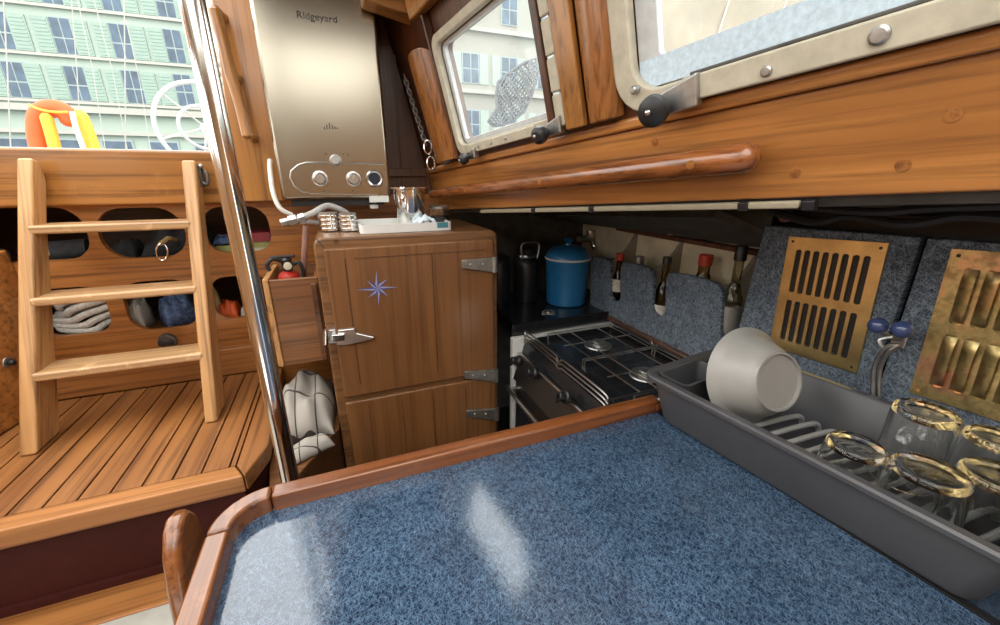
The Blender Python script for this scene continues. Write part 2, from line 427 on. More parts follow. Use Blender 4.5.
# upper cabin side with two window holes
W1 = (.284, .676, .175, .395); W2 = (.845, 1.90, .172, .43)
outer = [(-.03,.124),(2.2,.124),(2.2,.66),(-.03,.66)]
struct(MB().plate(outer, [rrect(W1[0],W1[1],W1[2],W1[3],.02), rrect(W2[0],W2[1],W2[2],W2[3],.03)], .025, lambda u, v, w: S(u, v, -.025+w)).build('wall_cabin_side', M['mahog']))
# deckhead: aft strip, carlin and deck beam
struct(MB().hexa([(-.20,.40,.57),(.42,.40,.57),(.21,1.46,.57),(-.20,1.46,.57),(-.20,.40,.61),(.42,.40,.61),(.21,1.46,.61),(-.20,1.46,.61)]).build('ceiling', M['mahog']))
b0 = at_y(378,4,1.25); b1 = at_y(424,17,1.25)
struct(MB().hexa([(.12,1.20,.412),(.262,1.20,.388),(.25,1.27,.388),(.12,1.27,.412),(.12,1.20,.57),(.212,1.20,.57),(.20,1.27,.57),(.12,1.27,.57)]).build('ceiling_beam', M['coam'], bevel=.006))
struct(MB().sbox(.205, 1.9, .470, .56, .0, .032).build('trim_4', M['coam'], bevel=.006))

# galley: underside of the side deck, back wall, felt wall panels, counter
m = MB().hexa([S(-.05,-.016,-.024),S(2.2,-.016,-.024),S(2.2,-.016,-.024)+Vector((.6,0,-.02)),S(-.05,-.016,-.024)+Vector((.75,0,-.02)),
               S(-.05,-.0004,-.024),S(2.2,-.0004,-.024),S(2.2,-.0004,-.024)+Vector((.6,0,-.02)),S(-.05,-.0004,-.024)+Vector((.75,0,-.02))])
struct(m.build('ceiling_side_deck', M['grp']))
struct(MB().box(.955,.975,.58,1.47,-.95,.06).build('wall_galley', M['creamdark']))
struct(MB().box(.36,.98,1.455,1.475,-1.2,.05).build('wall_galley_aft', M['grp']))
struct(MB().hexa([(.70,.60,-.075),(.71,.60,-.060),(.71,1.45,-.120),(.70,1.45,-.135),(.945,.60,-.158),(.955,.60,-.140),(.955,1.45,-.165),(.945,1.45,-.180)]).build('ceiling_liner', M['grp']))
m = MB().box(.925,.955,.60,1.20,-.178,-.165)
struct(m.build('trim_5', M['rust'], bevel=.003))
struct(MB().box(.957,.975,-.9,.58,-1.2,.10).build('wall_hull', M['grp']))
# the rest of the cabin, behind and left of the viewer: forward bulkhead, port side with windows, deckhead with open hatch
struct(MB().box(-1.4,1.1,-1.62,-1.6,-1.2,.58).build('wall_forward', M['cabin']))
pw = [rrect(-1.45,-.75,.10,.42,.04), rrect(-.55,.25,.10,.42,.04), rrect(.45,.95,.10,.42,.04)]
struct(MB().plate([(-1.6,-1.2),(1.36,-1.2),(1.36,.58),(-1.6,.58)], pw, .02, lambda u,v,w: (-1.4-w,u,v)).build('wall_port_side', M['cabin']))
struct(MB().plate([(-1.42,-1.6),(.80,-1.6),(.55,-.3),(.42,.40),(-1.42,.40)], [rrect(-.85,.35,-1.15,.30,.05)], .03, lambda u,v,w: (u,v,.58+w)).build('ceiling_forward', M['cream']))
struct(MB().prism([S(.9,.62,-.02),S(3.2,.62,-.02),S(3.2,-.1,-.02),S(1.76,-.1,-.02),S(1.76,.62,-.02)], SN*.02).build('wall_starboard_forward', M['cabin'])) if False else None
XF = .85
def fy(px, py): p = at_x(px, py, XF); return (p.y, p.z)
# panel 1 and 2
struct(MB().hexa([(XF,.343,-.47),(XF+.02,.343,-.47),(XF+.02,.618,-.47),(XF,.618,-.47),(XF,.343,-.088),(XF+.02,.343,-.088),(XF+.02,.600,-.096),(XF,.600,-.096)]).build('wall_felt', M['feltwall'], bevel=.003), 'grey blue fibre lined panel carrying the shiny brass vent')
struct(MB().hexa([(XF,-.3,-.47),(XF+.02,-.3,-.47),(XF+.02,.333,-.47),(XF,.333,-.47),(XF,-.3,-.07),(XF+.02,-.3,-.07),(XF+.02,.336,-.088),(XF,.336,-.088)]).build('wall_felt_forward', M['feltwall'], bevel=.003), 'grey blue fibre lined panel carrying the tarnished brass vent')
struct(MB().box(.90,.91,-.3,.62,-.5,-.06).build('wall_locker_back', M['black']))
struct(MB().hexa([(.60,-.35,-.50),(.86,-.35,-.50),(.86,.575,-.50),(.565,.575,-.50),(.645,-.35,-.455),(.86,-.35,-.455),(.86,.575,-.455),(.556,.575,-.455)]).build('wall_counter', M['counter']), 'dark blue galley counter under the dish rack')
struct(MB().box(.36,.96,.5,1.47,-1.0,-.98).build('floor_galley', M['black']))

# engine box / teak platform
ZP = -.59
eb = thing('engine_box', (-.6,.83,-1.2), 'teak planked engine box platform carrying the ladder', 'platform')
PR = -.215
xs = [-1.30]
m = MB()
x = -1.29
edges = []
while x < PR-.062:
    w = .0505; x1 = min(x+w, PR-.052)
    edges.append((x, x1)); x = x1
def zbox(mb, poly, z0, z1): mb.prism([(p[0],p[1],z0) for p in poly], (0,0,z1-z0))
for (a, b) in edges:
    xa, xb = a+.0022, b-.0022
    f = lambda xx: .862 + (.03 if xx > -.27 else 0)
    zbox(m, [(xa,.874),(xb,.874),(xb,1.364),(xa,1.364)], ZP-.012, ZP)
m.build('deck_planks', M['teakdeck'], eb)
m = MB()
zbox(m, [(-1.3,.83),(-.246,.83),(-.268,.873),(-1.3,.873)], ZP-.04, ZP+.0015)
m.build('front_border', M['teakx'], eb, bevel=.004)
m = MB()
zbox(m, [(-.2445,.831),(-.213,.925),(-.226,1.364),(-.2665,1.364),(-.2665,.8745)], ZP-.04, ZP+.0015)
m.build('side_border', M['teakdeck'], eb, bevel=.004)
MB().prism([(-1.3,.84,ZP-.045),(-.25,.84,ZP-.045),(-.218,.925,ZP-.045),(-.235,1.36,ZP-.045),(-1.3,1.36,ZP-.045)], (0,0,.034)).build('caulk_bed', M['caulk'], eb)
MB().prism([(-1.3,.85,-1.2),(-.256,.85,-1.2),(-.226,.925,-1.2),(-.245,1.36,-1.2),(-1.3,1.36,-1.2)], (0,0,.565)).build('riser', M['maroon'], eb)
MB().box(-1.3,-.30,.842,.85,-.79,-.772).build('riser_trim', M['maroon'], eb)
# lower step and white sole board
st = thing('cabin_step', (-.5,.7,-1.2), 'low wooden step tread below the maroon riser', 'step')
zb = -.79
e0, e1 = at_z(95,627,zb), at_z(166,602,zb)
MB().prism([(-1.3,.763,zb-.02),(-.28,.763,zb-.02),(-.28,.845,zb-.02),(-1.3,.845,zb-.02)], (0,0,.02)).build('tread', M['teakx'], st, bevel=.003)
MB().box(-1.3,-.30,.775,.835,-1.2,zb-.02).build('base', M['darkwood'], st)
struct(MB().box(-.95,-.24,.30,.762,-.83,-.792).build('floor_white_board', M['fuzz']))

# ================================================================ LADDER
lad = thing('companion_ladder', (-.52,1.2,ZP), 'pale teak three-rung ladder standing on the planked platform', 'ladder')
def stile(xo0, xi0, xo1, xi1):      # plank leaning from foot to head, a little narrower apart at the top
    fn = [(1.080,ZP+.001),(1.172,ZP+.001),(1.318,-.10),(1.352,-.01),(1.350,.020),(1.336,.040),(1.318,.045)]
    def X(z, b, t): k = (z-ZP)/(.04-ZP); return b+(t-b)*k
    A_ = [(X(z,xo0,xo1),y,z) for y,z in fn]; B_ = [(X(z,xi0,xi1),y,z) for y,z in fn]; n = len(fn)
    q = MB(); q.verts_faces(A_+B_, [tuple(range(n))[::-1], tuple(range(n,2*n))]+[(i,(i+1)%n,n+(i+1)%n,n+i) for i in range(n)]); return q
stile(-.722,-.691,-.668,-.640).build('stile', M['ladder'], lad, bevel=.006, seg=3)
stile(-.374,-.346,-.356,-.325).build('stile', M['ladder'], lad, bevel=.006, seg=3)
for (py0, py1) in ((230,226),(303,290),(379,358)):
    # tread front edge height from the photo, its Y from the ladder's slope
    z = -.2
    for _ in range(12):
        k_ = (z-ZP)/(.04-ZP); Yf = 1.080 + k_*.238 - .004; xl_ = -.697+.046*k_; xr_ = -.364+.018*k_
        z = at_y(30, py0, Yf).z
    MB().box(xl_,xr_,Yf,Yf+.085,z-.011,z+.009).build('rung', M['rung'], lad, bevel=.006, seg=3)
lt = thing('latch_hook', (-.325,1.33,.01), 'small dark steel latch hook at the ladder head', 'latch')
MB().box(-.328,-.319,1.325,1.345,-.022,.030).build('plate', M['darkmetal'], lt, bevel=.002)
MB().tube(bez([(-.319,1.335,.022),(-.310,1.328,.015),(-.308,1.325,.0),(-.312,1.323,-.015),(-.320,1.325,-.012)]), .004).build('hook', M['darkmetal'], lt)
MB().ball((-.318,1.328,.03), .006).build('pivot', M['zinc'], lt)
kn = thing('locker_knob', (-.855,1.30,-.40), 'black turn knob on the panel left of the ladder', 'knob')
p = at_x(4,362,-.815)
MB().lathe([(0,0),(.02,0),(.02,.012),(.012,.02),(.017,.03),(.014,.04),(0,.042)], p+Vector((-.025,0,0)), (1,-.2,0), 18).build('knob', M['zinc'], kn)
MB().ball(p+Vector((.02,-.01,.0)), .008).build('screw', M['black'], kn)
q = at_y(168,341,1.362)
ct = thing('cabin_catch', q, 'dark oval catch on the foot plank behind the ladder', 'catch')
MB().lathe([(0,0),(.024,0),(.022,.006),(.012,.008),(.012,.014),(0,.016)], q, (0,-1,0), 20).build('plate', M['darkmetal'], ct)
MB().box(q.x-.018,q.x+.018,q.y-.022,q.y-.014,q.z-.005,q.z+.005).build('thumb_piece', M['black'], ct, bevel=.002)

# ================================================================ POLE
gp = thing('grab_pole', (-.136,.69,-1.2), 'tall polished steel pole between platform and table', 'pole')
MB().tube([(-.136,.69,-1.2),(-.136,.69,.55)], .0148, 28).build('tube', M['chrome'], gp)
MB().lathe([(.04,0),(.04,.006),(.022,.012),(.019,.03)], (-.136,.69,-1.2), (0,0,1), 24).build('base_flange', M['chrome'], gp)

# grab handle on the post
gh = thing('grab_bar', (-.2,1.33,.1), 'varnished wooden grab handle fixed on the corner post', 'handle')
hp = [at_y(215,10,1.30), at_y(231,75,1.30), at_y(248,136,1.30)]
d = (hp[2]-hp[0])
MB().tube([hp[0]-d*.03, hp[0], hp[0]+d*.3, hp[1], hp[2]-d*.3, hp[2], hp[2]+d*.02], [.008,.0145,.013,.0145,.013,.0145,.009], 16).build('bar', M['post'], gh)
for h in hp:
    MB().lathe([(.012,0),(.009,.02),(.012,.052)], h, (0.12,1,0), 14).build('standoff', M['post'], gh)

# ================================================================ HEATER
YH = 1.28
hx0, hx1, hz0, hz1 = -.136, .158, -.058, .47
hp_ = lambda px, py: at_y(px, py, YH)
ht = thing('water_heater', (0,1.34,hz0), 'brushed steel gas water heater above the wooden fridge', 'water heater')
MB().box(hx0,hx1,YH,YH+.118,hz0,hz1).build('casing', M['steel'], ht, bevel=.010, seg=4)
MB().box(hx0+.02,hx1-.02,YH+.02,YH+.11,hz0-.018,hz0+.002).build('bottom_plate', M['black'], ht)
def hline(pts): return [at_y(px,py,YH-.001) for px,py in pts]
pill = [(384,164),(366,163.5),(345,163),(320,162.5),(306,162.5),(298,165),(291,171),(290,178),(294,186),(303,192.5),(312,194),(335,194.3),(360,194.8),(378,195)]
MB().tube(hline(pill), .0022, 8).build('panel_bead', M['satin'], ht)
def knob(px, py, r, mat, ring=None, name='control_knob'):
    c = at_y(px, py, YH)
    k = MB().lathe([(r*1.25,-.001),(r*1.25,.003),(r,.004),(r*.95,.02),(r*.8,.023),(0,.023)], c, (0,-1,0), 28).build(name, mat, ht)
    MB().box(c.x-.0018,c.x+.0018,YH-.026,YH-.022,c.z-r*.8,c.z+r*.8).build('pointer', M['zinc'], k)
    return k
knob(320,178.5,.0165,M['satin']); knob(353.5,179,.0165,M['satin'])
knob(335.5,160.5,.0125,M['zinc'])
c = at_y(374.5,178.5,YH)
bz = MB().lathe([(.024,-.001),(.024,.005),(.021,.008),(.0165,.006),(.0165,0)], c, (0,-1,0), 28, closed=True).build('dial_bezel', M['satin'], ht)
MB().lathe([(.0168,0),(.0168,.005),(0,.0055)], c, (0,-1,0), 24).build('dial_face', M['display'], bz)
for i, hgt in enumerate((3,5,7,5,3,2)):
    p = at_y(324.5+i*2.6,128,YH)
    MB().box(p.x-.0012,p.x+.0012,YH-.0012,YH+.001,p.z-.003,p.z-.003+hgt*.0022).build('vent_slit', M['text'], ht)
for (px, py) in ((326,154),(343,154),(348,155),(324,191),(353,191)):
    p = at_y(px,py,YH); MB().box(p.x-.003,p.x+.003,YH-.0008,YH+.001,p.z-.001,p.z+.001).build('dial_mark', M['text'], ht)
p, q = at_y(369,196,YH), at_y(389,202,YH)
MB().box(p.x,q.x,YH-.0012,YH+.001,q.z,p.z).build('sticker', M['white'], ht)
p = at_y(374,206,YH+.03); MB().box(p.x-.012,p.x+.012,YH+.02,YH+.045,hz0-.03,hz0).build('gas_inlet', M['white'], ht, bevel=.003)
def text_mesh(body, size, mat, parent, origin, ux, uy, depth=.0006, name='lettering', width=None):
    cu = bpy.data.curves.new('t', 'FONT'); cu.body = body; cu.size = size; cu.extrude = depth; cu.align_x = 'CENTER'
    ob = bpy.data.objects.new('t', cu); C.objects.link(ob)
    dg = bpy.context.evaluated_depsgraph_get(); me = bpy.data.meshes.new_from_object(ob.evaluated_get(dg))
    bpy.data.objects.remove(ob)
    k = 1
    if width:
        xs_ = [v.co.x for v in me.vertices]; k = width/(max(xs_)-min(xs_))
    ux, uy = Vector(ux), Vector(uy); uz = ux.cross(uy); o = Vector((0,0,0)); q = parent
    while q is not None: o += Vector(q.location); q = q.parent
    for v in me.vertices: v.co = Vector(origin) + ux*v.co.x*k + uy*v.co.y + uz*v.co.z - o
    me.materials.clear(); me.materials.append(mat)
    t = bpy.data.objects.new(name, me); C.objects.link(t); t.parent = parent; return t
p0_, p1_ = at_y(297,17,YH), at_y(337,21,YH)
text_mesh('Ridgeyard', .0225, M['text'], ht, Vector(((p0_.x+p1_.x)/2, YH-.0006, p0_.z-.002)), (1,0,0), (0,0,1), width=abs(p1_.x-p0_.x))
# pipes under the heater
ph = thing('white_pipe', at_y(275,160,1.30), 'white plastic pipe looping down beside the heater', 'pipe')
MB().tube(bez([at_y(270,160,1.33),at_y(270,170,1.31),at_y(273,192,1.27),at_y(280,208,1.255),at_y(292,215,1.26)]), .0062, 12).build('pipe', M['whitehose'], ph)
gh2 = thing('braided_hose', at_y(300,214,1.24), 'grey braided hose with brass fittings behind the tins', 'hose')
MB().tube(bez([at_y(286,222,1.22),at_y(298,219,1.22),at_y(313,213,1.22),at_y(327,206,1.24),at_y(341,210,1.25),at_y(350,216,1.26)]), .0085, 12).build('hose', M['hose'], gh2)
MB().tube([at_y(281,223,1.22),at_y(288,221.5,1.22),at_y(289,221.3,1.22),at_y(297,219.5,1.22)], [.010,.010,.014,.014], 6).build('fitting', M['zinc'], gh2)
MB().tube([at_y(299,219,1.22),at_y(305,217,1.22)], .0125, 6).build('fitting', M['zinc'], gh2)
MB().tube(bez([at_y(300,222,1.22),at_y(312,222,1.23),at_y(322,224,1.25)]), .006, 10).build('branch', M['hose'], gh2)
vh = thing('riser_hose', at_y(304,276,1.2), 'tan vertical hose behind the small wooden bin', 'hose')
MB().tube(bez([at_y(306,226,1.20),at_y(305,245,1.20),at_y(304,262,1.20),at_y(303,300,1.20)]), .008, 12).build('hose', M['plug'], vh)

# ================================================================ FRIDGE
YF = 1.05
fx0, fx1 = at_y(314,300,YF).x, at_y(496.5,300,YF).x
fx0 = -.062; fx1 = .410; fzt = -.136; fzb = -1.2
fr = thing('wooden_fridge', (.17,1.2,fzb), 'brown wooden galley fridge with compass star and chrome latch', 'fridge')
prof = [(fx0,fzb),(fx1,fzb)]
for k in range(7): a = R(90*k/6); prof.append((fx1-.022+.022*math.cos(a), fzt-.022+.022*math.sin(a)))
for k in range(7): a = R(90+90*k/6); prof.append((fx0+.022+.022*math.cos(a), fzt-.022+.022*math.sin(a)))
MB().prism([(x,YF,z) for x,z in prof], (0,.345,0)).build('cabinet', M['fridgex'], fr, bevel=.006, seg=3)
def door(x0, x1, z0, z1, name):
    dd = MB().box(x0,x1,YF-.014,YF,z0,z1).build(name, M['fridge'], fr, bevel=.005, seg=3)
    return dd
dx0, dx1 = at_y(323,250,YF).x, at_y(492,245,YF).x
dx0 = -.040
du = door(dx0, .395, -.565, -.160, 'upper_door'); dl = door(dx0, .398, -1.18, -.580, 'lower_door')
for x in (at_y(345,262,YF).x, at_y(431,262,YF).x):
    MB().box(x-.0012,x+.0012,YF-.0152,YF-.0135,-.53,-.185).build('panel_groove', M['darkwood'], du)
MB().box(.025,.37,YF-.0152,YF-.0135,-.188,-.186).build('panel_groove', M['darkwood'], du)
for x in (.02,.11,.20,.30): MB().box(x-.001,x+.001,YF-.0152,YF-.0135,-1.1,-.60).build('panel_groove', M['darkwood'], dl)
# mitre lines of the frame corner
a, b = at_y(316,238,YF-.001), at_y(325,249,YF-.001)
MB().tube([a, b], .0010, 6).build('mitre_line', M['text'], fr)
c = at_y(336,241.5,YF); MB().lathe([(.006,-.001),(.006,.001),(0,.0012)], c, (0,-1,0), 16).build('wood_plug', M['darkwood'], fr)
# compass star
c = at_y(377.5,288.5,YF-.0142)
m1, m2 = MB(), MB()
for k in range(8):
    L_ = (.050 if k % 2 == 0 else .034); a = R(45*k+2); w = R(45*k+2+22.5); w2 = R(45*k+2-22.5); ri = .0125
    tip = c+Vector((L_*math.sin(a), 0, L_*math.cos(a)*.92))
    for mm, ww in ((m1, w), (m2, w2)):
        s_ = c+Vector((ri*math.sin(ww),0,ri*math.cos(ww)))
        mm.prism([c, tip, s_], (0,-.0008,0))
m1.build('star_inlay', M['ink'], fr); m2.build('star_inlay', M['inkpale'], fr)
# hinges
def hinge(px0, px1, py, par):
    a, b = at_y(px0,py,YF-.014), at_y(px1,py,YF-.014); h = .0215
    hg = MB().prism([(a.x,YF-.0145,a.z-h*.55),(b.x-.012,YF-.0145,b.z-h),(b.x,YF-.0145,b.z-h*.9),(b.x,YF-.0145,b.z+h*.9),(b.x-.012,YF-.0145,b.z+h),(a.x,YF-.0145,a.z+h*.55)], (0,-.009,0)).build('hinge', M['zinc'], par, bevel=.003)
    MB().tube([(b.x-.004,YF-.022,b.z-h),(b.x-.004,YF-.022,b.z+h)], .0075, 14).build('hinge_barrel', M['zinc'], hg)
    for t in (.25,.6): MB().ball((a.x+(b.x-a.x)*t,YF-.0235,a.z+(b.z-a.z)*t), .0032, 10).build('hinge_screw', M['satin'], hg)
hinge(461,495,264,du); hinge(464,496,374,du); hinge(466,497,412.5,dl)
# latch
q = lambda px, py, d=.018: at_y(px, py, YF-d)
lh = MB().prism([q(323,331),q(336,329),q(337,344),q(324,344)], (0,.018,0)).build('latch_keeper', M['satin'], fr, bevel=.003)
MB().tube([q(326,330,.03),q(326,344,.03)], .007, 12).build('latch_roller', M['chrome'], lh)
lv = MB().prism([q(338,330,.022),q(355,328,.022),q(357,333,.022),q(375,337,.03),q(374,340,.03),q(345,346,.022),q(336,346,.022)], (0,.012,0)).build('latch_lever', M['satin'], du, bevel=.004)
MB().prism([q(331,335,.032),q(345,334,.032),q(345,341,.032),q(331,342,.032)], (0,.02,0)).build('latch_bolt', M['chrome'], lv, bevel=.003)
# lower fridge base strip
# things on the fridge
def tin(px, py0, py1, r, label):
    c = at_z(px, 230.5, fzt+.002); h = at_y(px, py0, c.y).z - c.z
    t = thing('ridged_tin', c, label, 'tin', 'ridged steel tins on the fridge')
    prof_ = [(0,0),(r*.9,0)]
    for k in range(4):
        z = h*k/4; prof_ += [(r, z+h*.03), (r, z+h*.17), (r*.88, z+h*.19), (r*.88, z+h*.24)]
    prof_ += [(r*.95,h),(0,h)]
    MB().lathe(prof_, c, (0,0,1), 28).build('body', M['chrome'], t, smooth=25)
    MB().lathe([(r*.9,h),(r*.9,h+.003),(0,h+.004)], c, (0,0,1), 24).build('lid', M['satin'], t)
tin(330,213.5,0,.0265,'ridged steel tin on the fridge nearest the braided hose'); tin(349.5,214,0,.0245,'ridged steel tin on the fridge touching the white tray')
YT = 1.085
tx0, tx1 = at_y(359.5,225,YT).x, at_y(452,225,YT).x
tzt = fzt+.023
tr = thing('white_tray', ((tx0+tx1)/2,YT+.08,fzt), 'shallow white plastic tray on top of the fridge', 'tray')
o_ = rrect(tx0,tx1,YT,YT+.17,.012); i_ = rrect(tx0+.004,tx1-.004,YT+.004,YT+.166,.009)
MB().plate(o_, [i_], tzt-fzt-.001, lambda u,v,w: (u,v,fzt+.001+w)).build('rim', M['white'], tr)
MB().prism([(x,y,fzt+.001) for x,y in i_], (0,0,.004)).build('bottom', M['white'], tr)
a, b = at_y(437,222.5,YT), at_y(448,227.5,YT)
MB().box(a.x,b.x,YT-.001,YT+.001,b.z,a.z).build('handle_slot', M['teal'], tr)
# steel pot in the tray
c = Vector((at_y(411,215,1.16).x, 1.165, fzt+.006)); zt = at_y(409,187,1.165).z - c.z
pt = thing('steel_pot', c, 'polished steel cup with flared rim standing in the tray', 'pot')
MB().lathe([(0,0),(.034,0),(.036,.004),(.043,zt-.006),(.050,zt-.003),(.050,zt),(.042,zt-.002),(.034,.006),(0,.005)], c, (0,0,1), 36).build('body', M['chrome'], pt)
MB().ball((c.x-.024,c.y-.045,c.z+zt-.004), .008).build('rim_knob', M['chrome'], pt)
MB().tube(bez([(c.x-.025,c.y-.038,c.z+zt-.014),(c.x-.027,c.y-.05,c.z+zt-.03),(c.x-.022,c.y-.036,c.z+zt-.05)]), .0035).build('handle', M['chrome'], pt)
c = Vector((at_y(424,216,1.115).x, 1.12, fzt+.006))
ts = MB().grid(lambda u, v: Vector((c.x-.030+u*.06, c.y-.018+v*.05, c.z+.012+.022*max(0,1-abs(u-.6)*1.6)*(1-abs(v-.5)) + .012*noise.noise(Vector((u*5,v*5,3))))), 14, 12).build('paper_tissue', M['tissue'], solid=.0012, smooth=20)
tag(ts, 'crumpled pale tissue lying in the tray before the pot', 'tissue')
c = Vector((at_y(440,214,1.17).x, 1.18, fzt+.006)); zt = at_y(440,206,1.18).z-c.z
jr = thing('glass_jar', c, 'small glass jar with dark contents right in the tray', 'jar')
MB().lathe([(0,0),(.028,0),(.031,.006),(.031,zt*.75),(.026,zt*.85),(.026,zt*.9),(.0235,zt*.9),(.0235,zt*.84),(.028,zt*.74),(.028,.006),(0,.004)], c, (0,0,1), 28).build('glass', M['glass'], jr)
MB().lathe([(.028,zt*.88),(.028,zt),(.024,zt+.002),(0,zt+.002)], c, (0,0,1), 28).build('lid', M['zinc'], jr)
MB().lathe([(0,.005),(.0275,.006),(.0275,zt*.5),(0,zt*.52)], c, (0,0,1), 24).build('contents', M['darkcloth'], jr)

# ================================================================ WOODEN BIN, EXTINGUISHER, LOCKER, TOWEL
YX = 1.12
bn = thing('wooden_bin', (-.13,1.2,-.5), 'open wooden bin left of the fridge holding an extinguisher', 'bin')
bx0 = at_y(272,300,YX).x; bx1 = -.066; bz1 = at_y(290,279,YX).z; bz0 = at_y(300,364,YX).z
MB().box(bx0,bx1,YX,YX+.012,bz0,bz1).build('front_panel', M['box'], bn, bevel=.003)
MB().hexa([(bx0-.014,YX-.003,bz0),(bx0,YX-.003,bz0),(bx0,YX+.20,bz0),(bx0-.014,YX+.20,bz0),(bx0-.014,YX-.003,bz1+.004),(bx0,YX-.003,bz1+.004),(bx0,YX+.2,bz1+.004),(bx0-.014,YX+.2,bz1+.004)]).build('side_panel', M['ladder'], bn, bevel=.003)
MB().box(bx0,bx1,YX+.19,YX+.2,bz0,bz1).build('back_panel', M['box'], bn)
MB().box(bx0,bx1,YX+.012,YX+.19,bz0,bz0+.012).build('bottom', M['box'], bn)
MB().box(bx1-.010,bx1,YX+.012,YX+.19,bz0,bz1).build('side_panel', M['box'], bn)
a = at_y(310.5,284,YX-.012)
MB().box(a.x,a.x+.014,YX-.012,YX-.001,bz0+.005,a.z).build('corner_batten', M['darkwood'], bn, bevel=.003)
ex = thing('fire_extinguisher', (-.15,1.18,bz0+.012), 'small red extinguisher with black valve in the wooden bin', 'fire extinguisher')
c = at_y(289,276,1.185)
MB().lathe([(0,bz0+.013-c.z),(.030,bz0+.013-c.z),(.030,-.012),(.024,.006),(.012,.014),(0,.014)], c, (0,0,1), 24).build('cylinder', M['red'], ex)
MB().lathe([(.010,.012),(.013,.02),(.013,.045),(.008,.05),(0,.05)], c, (0,0,1), 16).build('valve', M['black'], ex)
MB().tube(bez([c+Vector((-.01,0,.04)),c+Vector((-.03,-.01,.05)),c+Vector((-.045,-.012,.035)),c+Vector((-.04,-.012,.02))]), .005).build('lever', M['black'], ex)
MB().box(c.x-.036,c.x+.022,c.y-.006,c.y+.006,c.z+.05,c.z+.056).build('lever', M['black'], ex, bevel=.002)
MB().lathe([(0,0),(.010,0),(.010,.006),(0,.008)], c+Vector((0.003,-.013,.03)), (0,-1,0), 16).build('gauge', M['bookcream'], ex)
MB().tube(bez([c+Vector((.012,0,.03)),c+Vector((.03,-.004,.035)),c+Vector((.036,-.004,.01)),c+Vector((.034,0,-.03))]), .005).build('nozzle_hose', M['cable'], ex)
zl = -.655
lk = thing('corner_locker', (-.13,1.05,-1.2), 'low dark brown corner locker below the bin', 'locker')
pl = [(-.200,.80),(-.066,1.045),(-.066,1.36),(-.222,1.36),(-.222,.93)]
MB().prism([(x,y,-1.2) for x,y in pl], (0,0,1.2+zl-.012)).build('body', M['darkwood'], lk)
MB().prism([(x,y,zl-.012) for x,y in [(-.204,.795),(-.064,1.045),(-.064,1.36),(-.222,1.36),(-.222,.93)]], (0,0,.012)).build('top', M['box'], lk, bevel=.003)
# towel
def heap(cx, cy, z0, lx, ly, h, seed, mat, name, label, cat, rot=0, parent=None, nu=34, nv=30, fold=1.0):
    mb = MB(); cr, sr = math.cos(rot), math.sin(rot)
    def f(u, v):
        x, y = (u-.5), (v-.5); e = max(0., 1-(abs(2*x)**3.2)) * max(0., 1-(abs(2*y)**3.2))
        n = noise.noise(Vector((u*2.6, v*2.6, seed)))*.5 + noise.noise(Vector((u*6, v*5, seed+5)))*.28*fold + .12*math.sin(u*19+3*v+seed)*fold
        z = z0 + .004 + h*(e**.6)*(.72+.55*n)
        X = x*lx*(1+.12*noise.noise(Vector((v*3, seed, 1)))); Y = y*ly*(1+.12*noise.noise(Vector((u*3, seed, 7))))
        return Vector((cx+X*cr-Y*sr, cy+X*sr+Y*cr, max(z, z0+.003)))
    mb.grid(f, nu, nv)
    o = mb.build(name, mat, parent, solid=.003, smooth=60)
    uvl = o.data.uv_layers.new(name='UVMap')
    return o, uvl, nu, nv
def set_uv(o):      # grid order: u major
    me = o.data; xs_ = [v.co.x for v in me.vertices]; ys_ = [v.co.y for v in me.vertices]
    l = me.uv_layers[0]
    for lp in me.loops:
        co = me.vertices[lp.vertex_index].co
        l.data[lp.index].uv = ((co.x-min(xs_))/(max(xs_)-min(xs_)), (co.y-min(ys_))/(max(ys_)-min(ys_)))
o, *_ = heap(-.142,1.15,zl,.135,.28,.135,4.2,M['towel'],'tea_towel','','',fold=.5); set_uv(o)
tag(o, 'crumpled checked tea towel stuffed under the wooden bin', 'towel')
o2, *_ = heap(-.135,.958,zl,.110,.05,.042,8.1,M['towel'],'folded_cloth','','',rot=.45,fold=.3); set_uv(o2)
tag(o2, 'grey folded cloth edge in front of the checked towel', 'cloth')

# ================================================================ TABLE
XL = -.175; YBK = .536; FT = .027; ZF = ZT+.026
tb = thing('saloon_table', (.15,.1,-1.2), 'blue fibre-topped saloon table with raised mahogany edges', 'table')
rx = lambda y: .553 + (.537-y)*(.040/.432)        # right edge follows the counter
rc = .04
top = [(XL-.01,-.42),(rx(-.42),-.42),(rx(YBK+.01),YBK+.01),(XL-.01,YBK+.01)]
MB().prism([(x,y,ZT-.03) for x,y in top], (0,0,.03)).build('table_top', M['table'], tb)
def fiddle_corner():
    inn, out = [], []
    n = 8; cx, cy = XL+rc, YBK-rc
    for k in range(n+1):
        a = R(90+90*k/n); inn.append((cx+rc*math.cos(a), cy+rc*math.sin(a))); ro = rc+FT; out.append((cx+ro*math.cos(a), cy+ro*math.sin(a)))
    return MB().prism([(x,y,ZT-.035) for x,y in out+inn[::-1]], (0,0,ZF-ZT+.035))
fiddle_corner().build('corner_fiddle', M['fiddley'], tb, bevel=.005, seg=3)
MB().prism([(XL+rc+.001,YBK,ZT-.035),(.560,YBK,ZT-.035),(.566,YBK+FT,ZT-.035),(XL+rc+.001,YBK+FT,ZT-.035)], (0,0,ZF-ZT+.035)).build('back_fiddle', M['fiddle'], tb, bevel=.005, seg=3)
MB().box(XL-FT,XL,-.42,YBK-rc-.001,ZT-.035,ZF).build('side_fiddle', M['fiddley'], tb, bevel=.005, seg=3)
MB().prism([(.5535,YBK-.002,ZT+.0005),(.567,YBK-.002,ZT+.0005),(.573,YBK+FT+.0,ZT+.0005),(.559,YBK+FT,ZT+.0005)], (0,0,.018)).build('end_block', M['fiddle'], tb, bevel=.003)
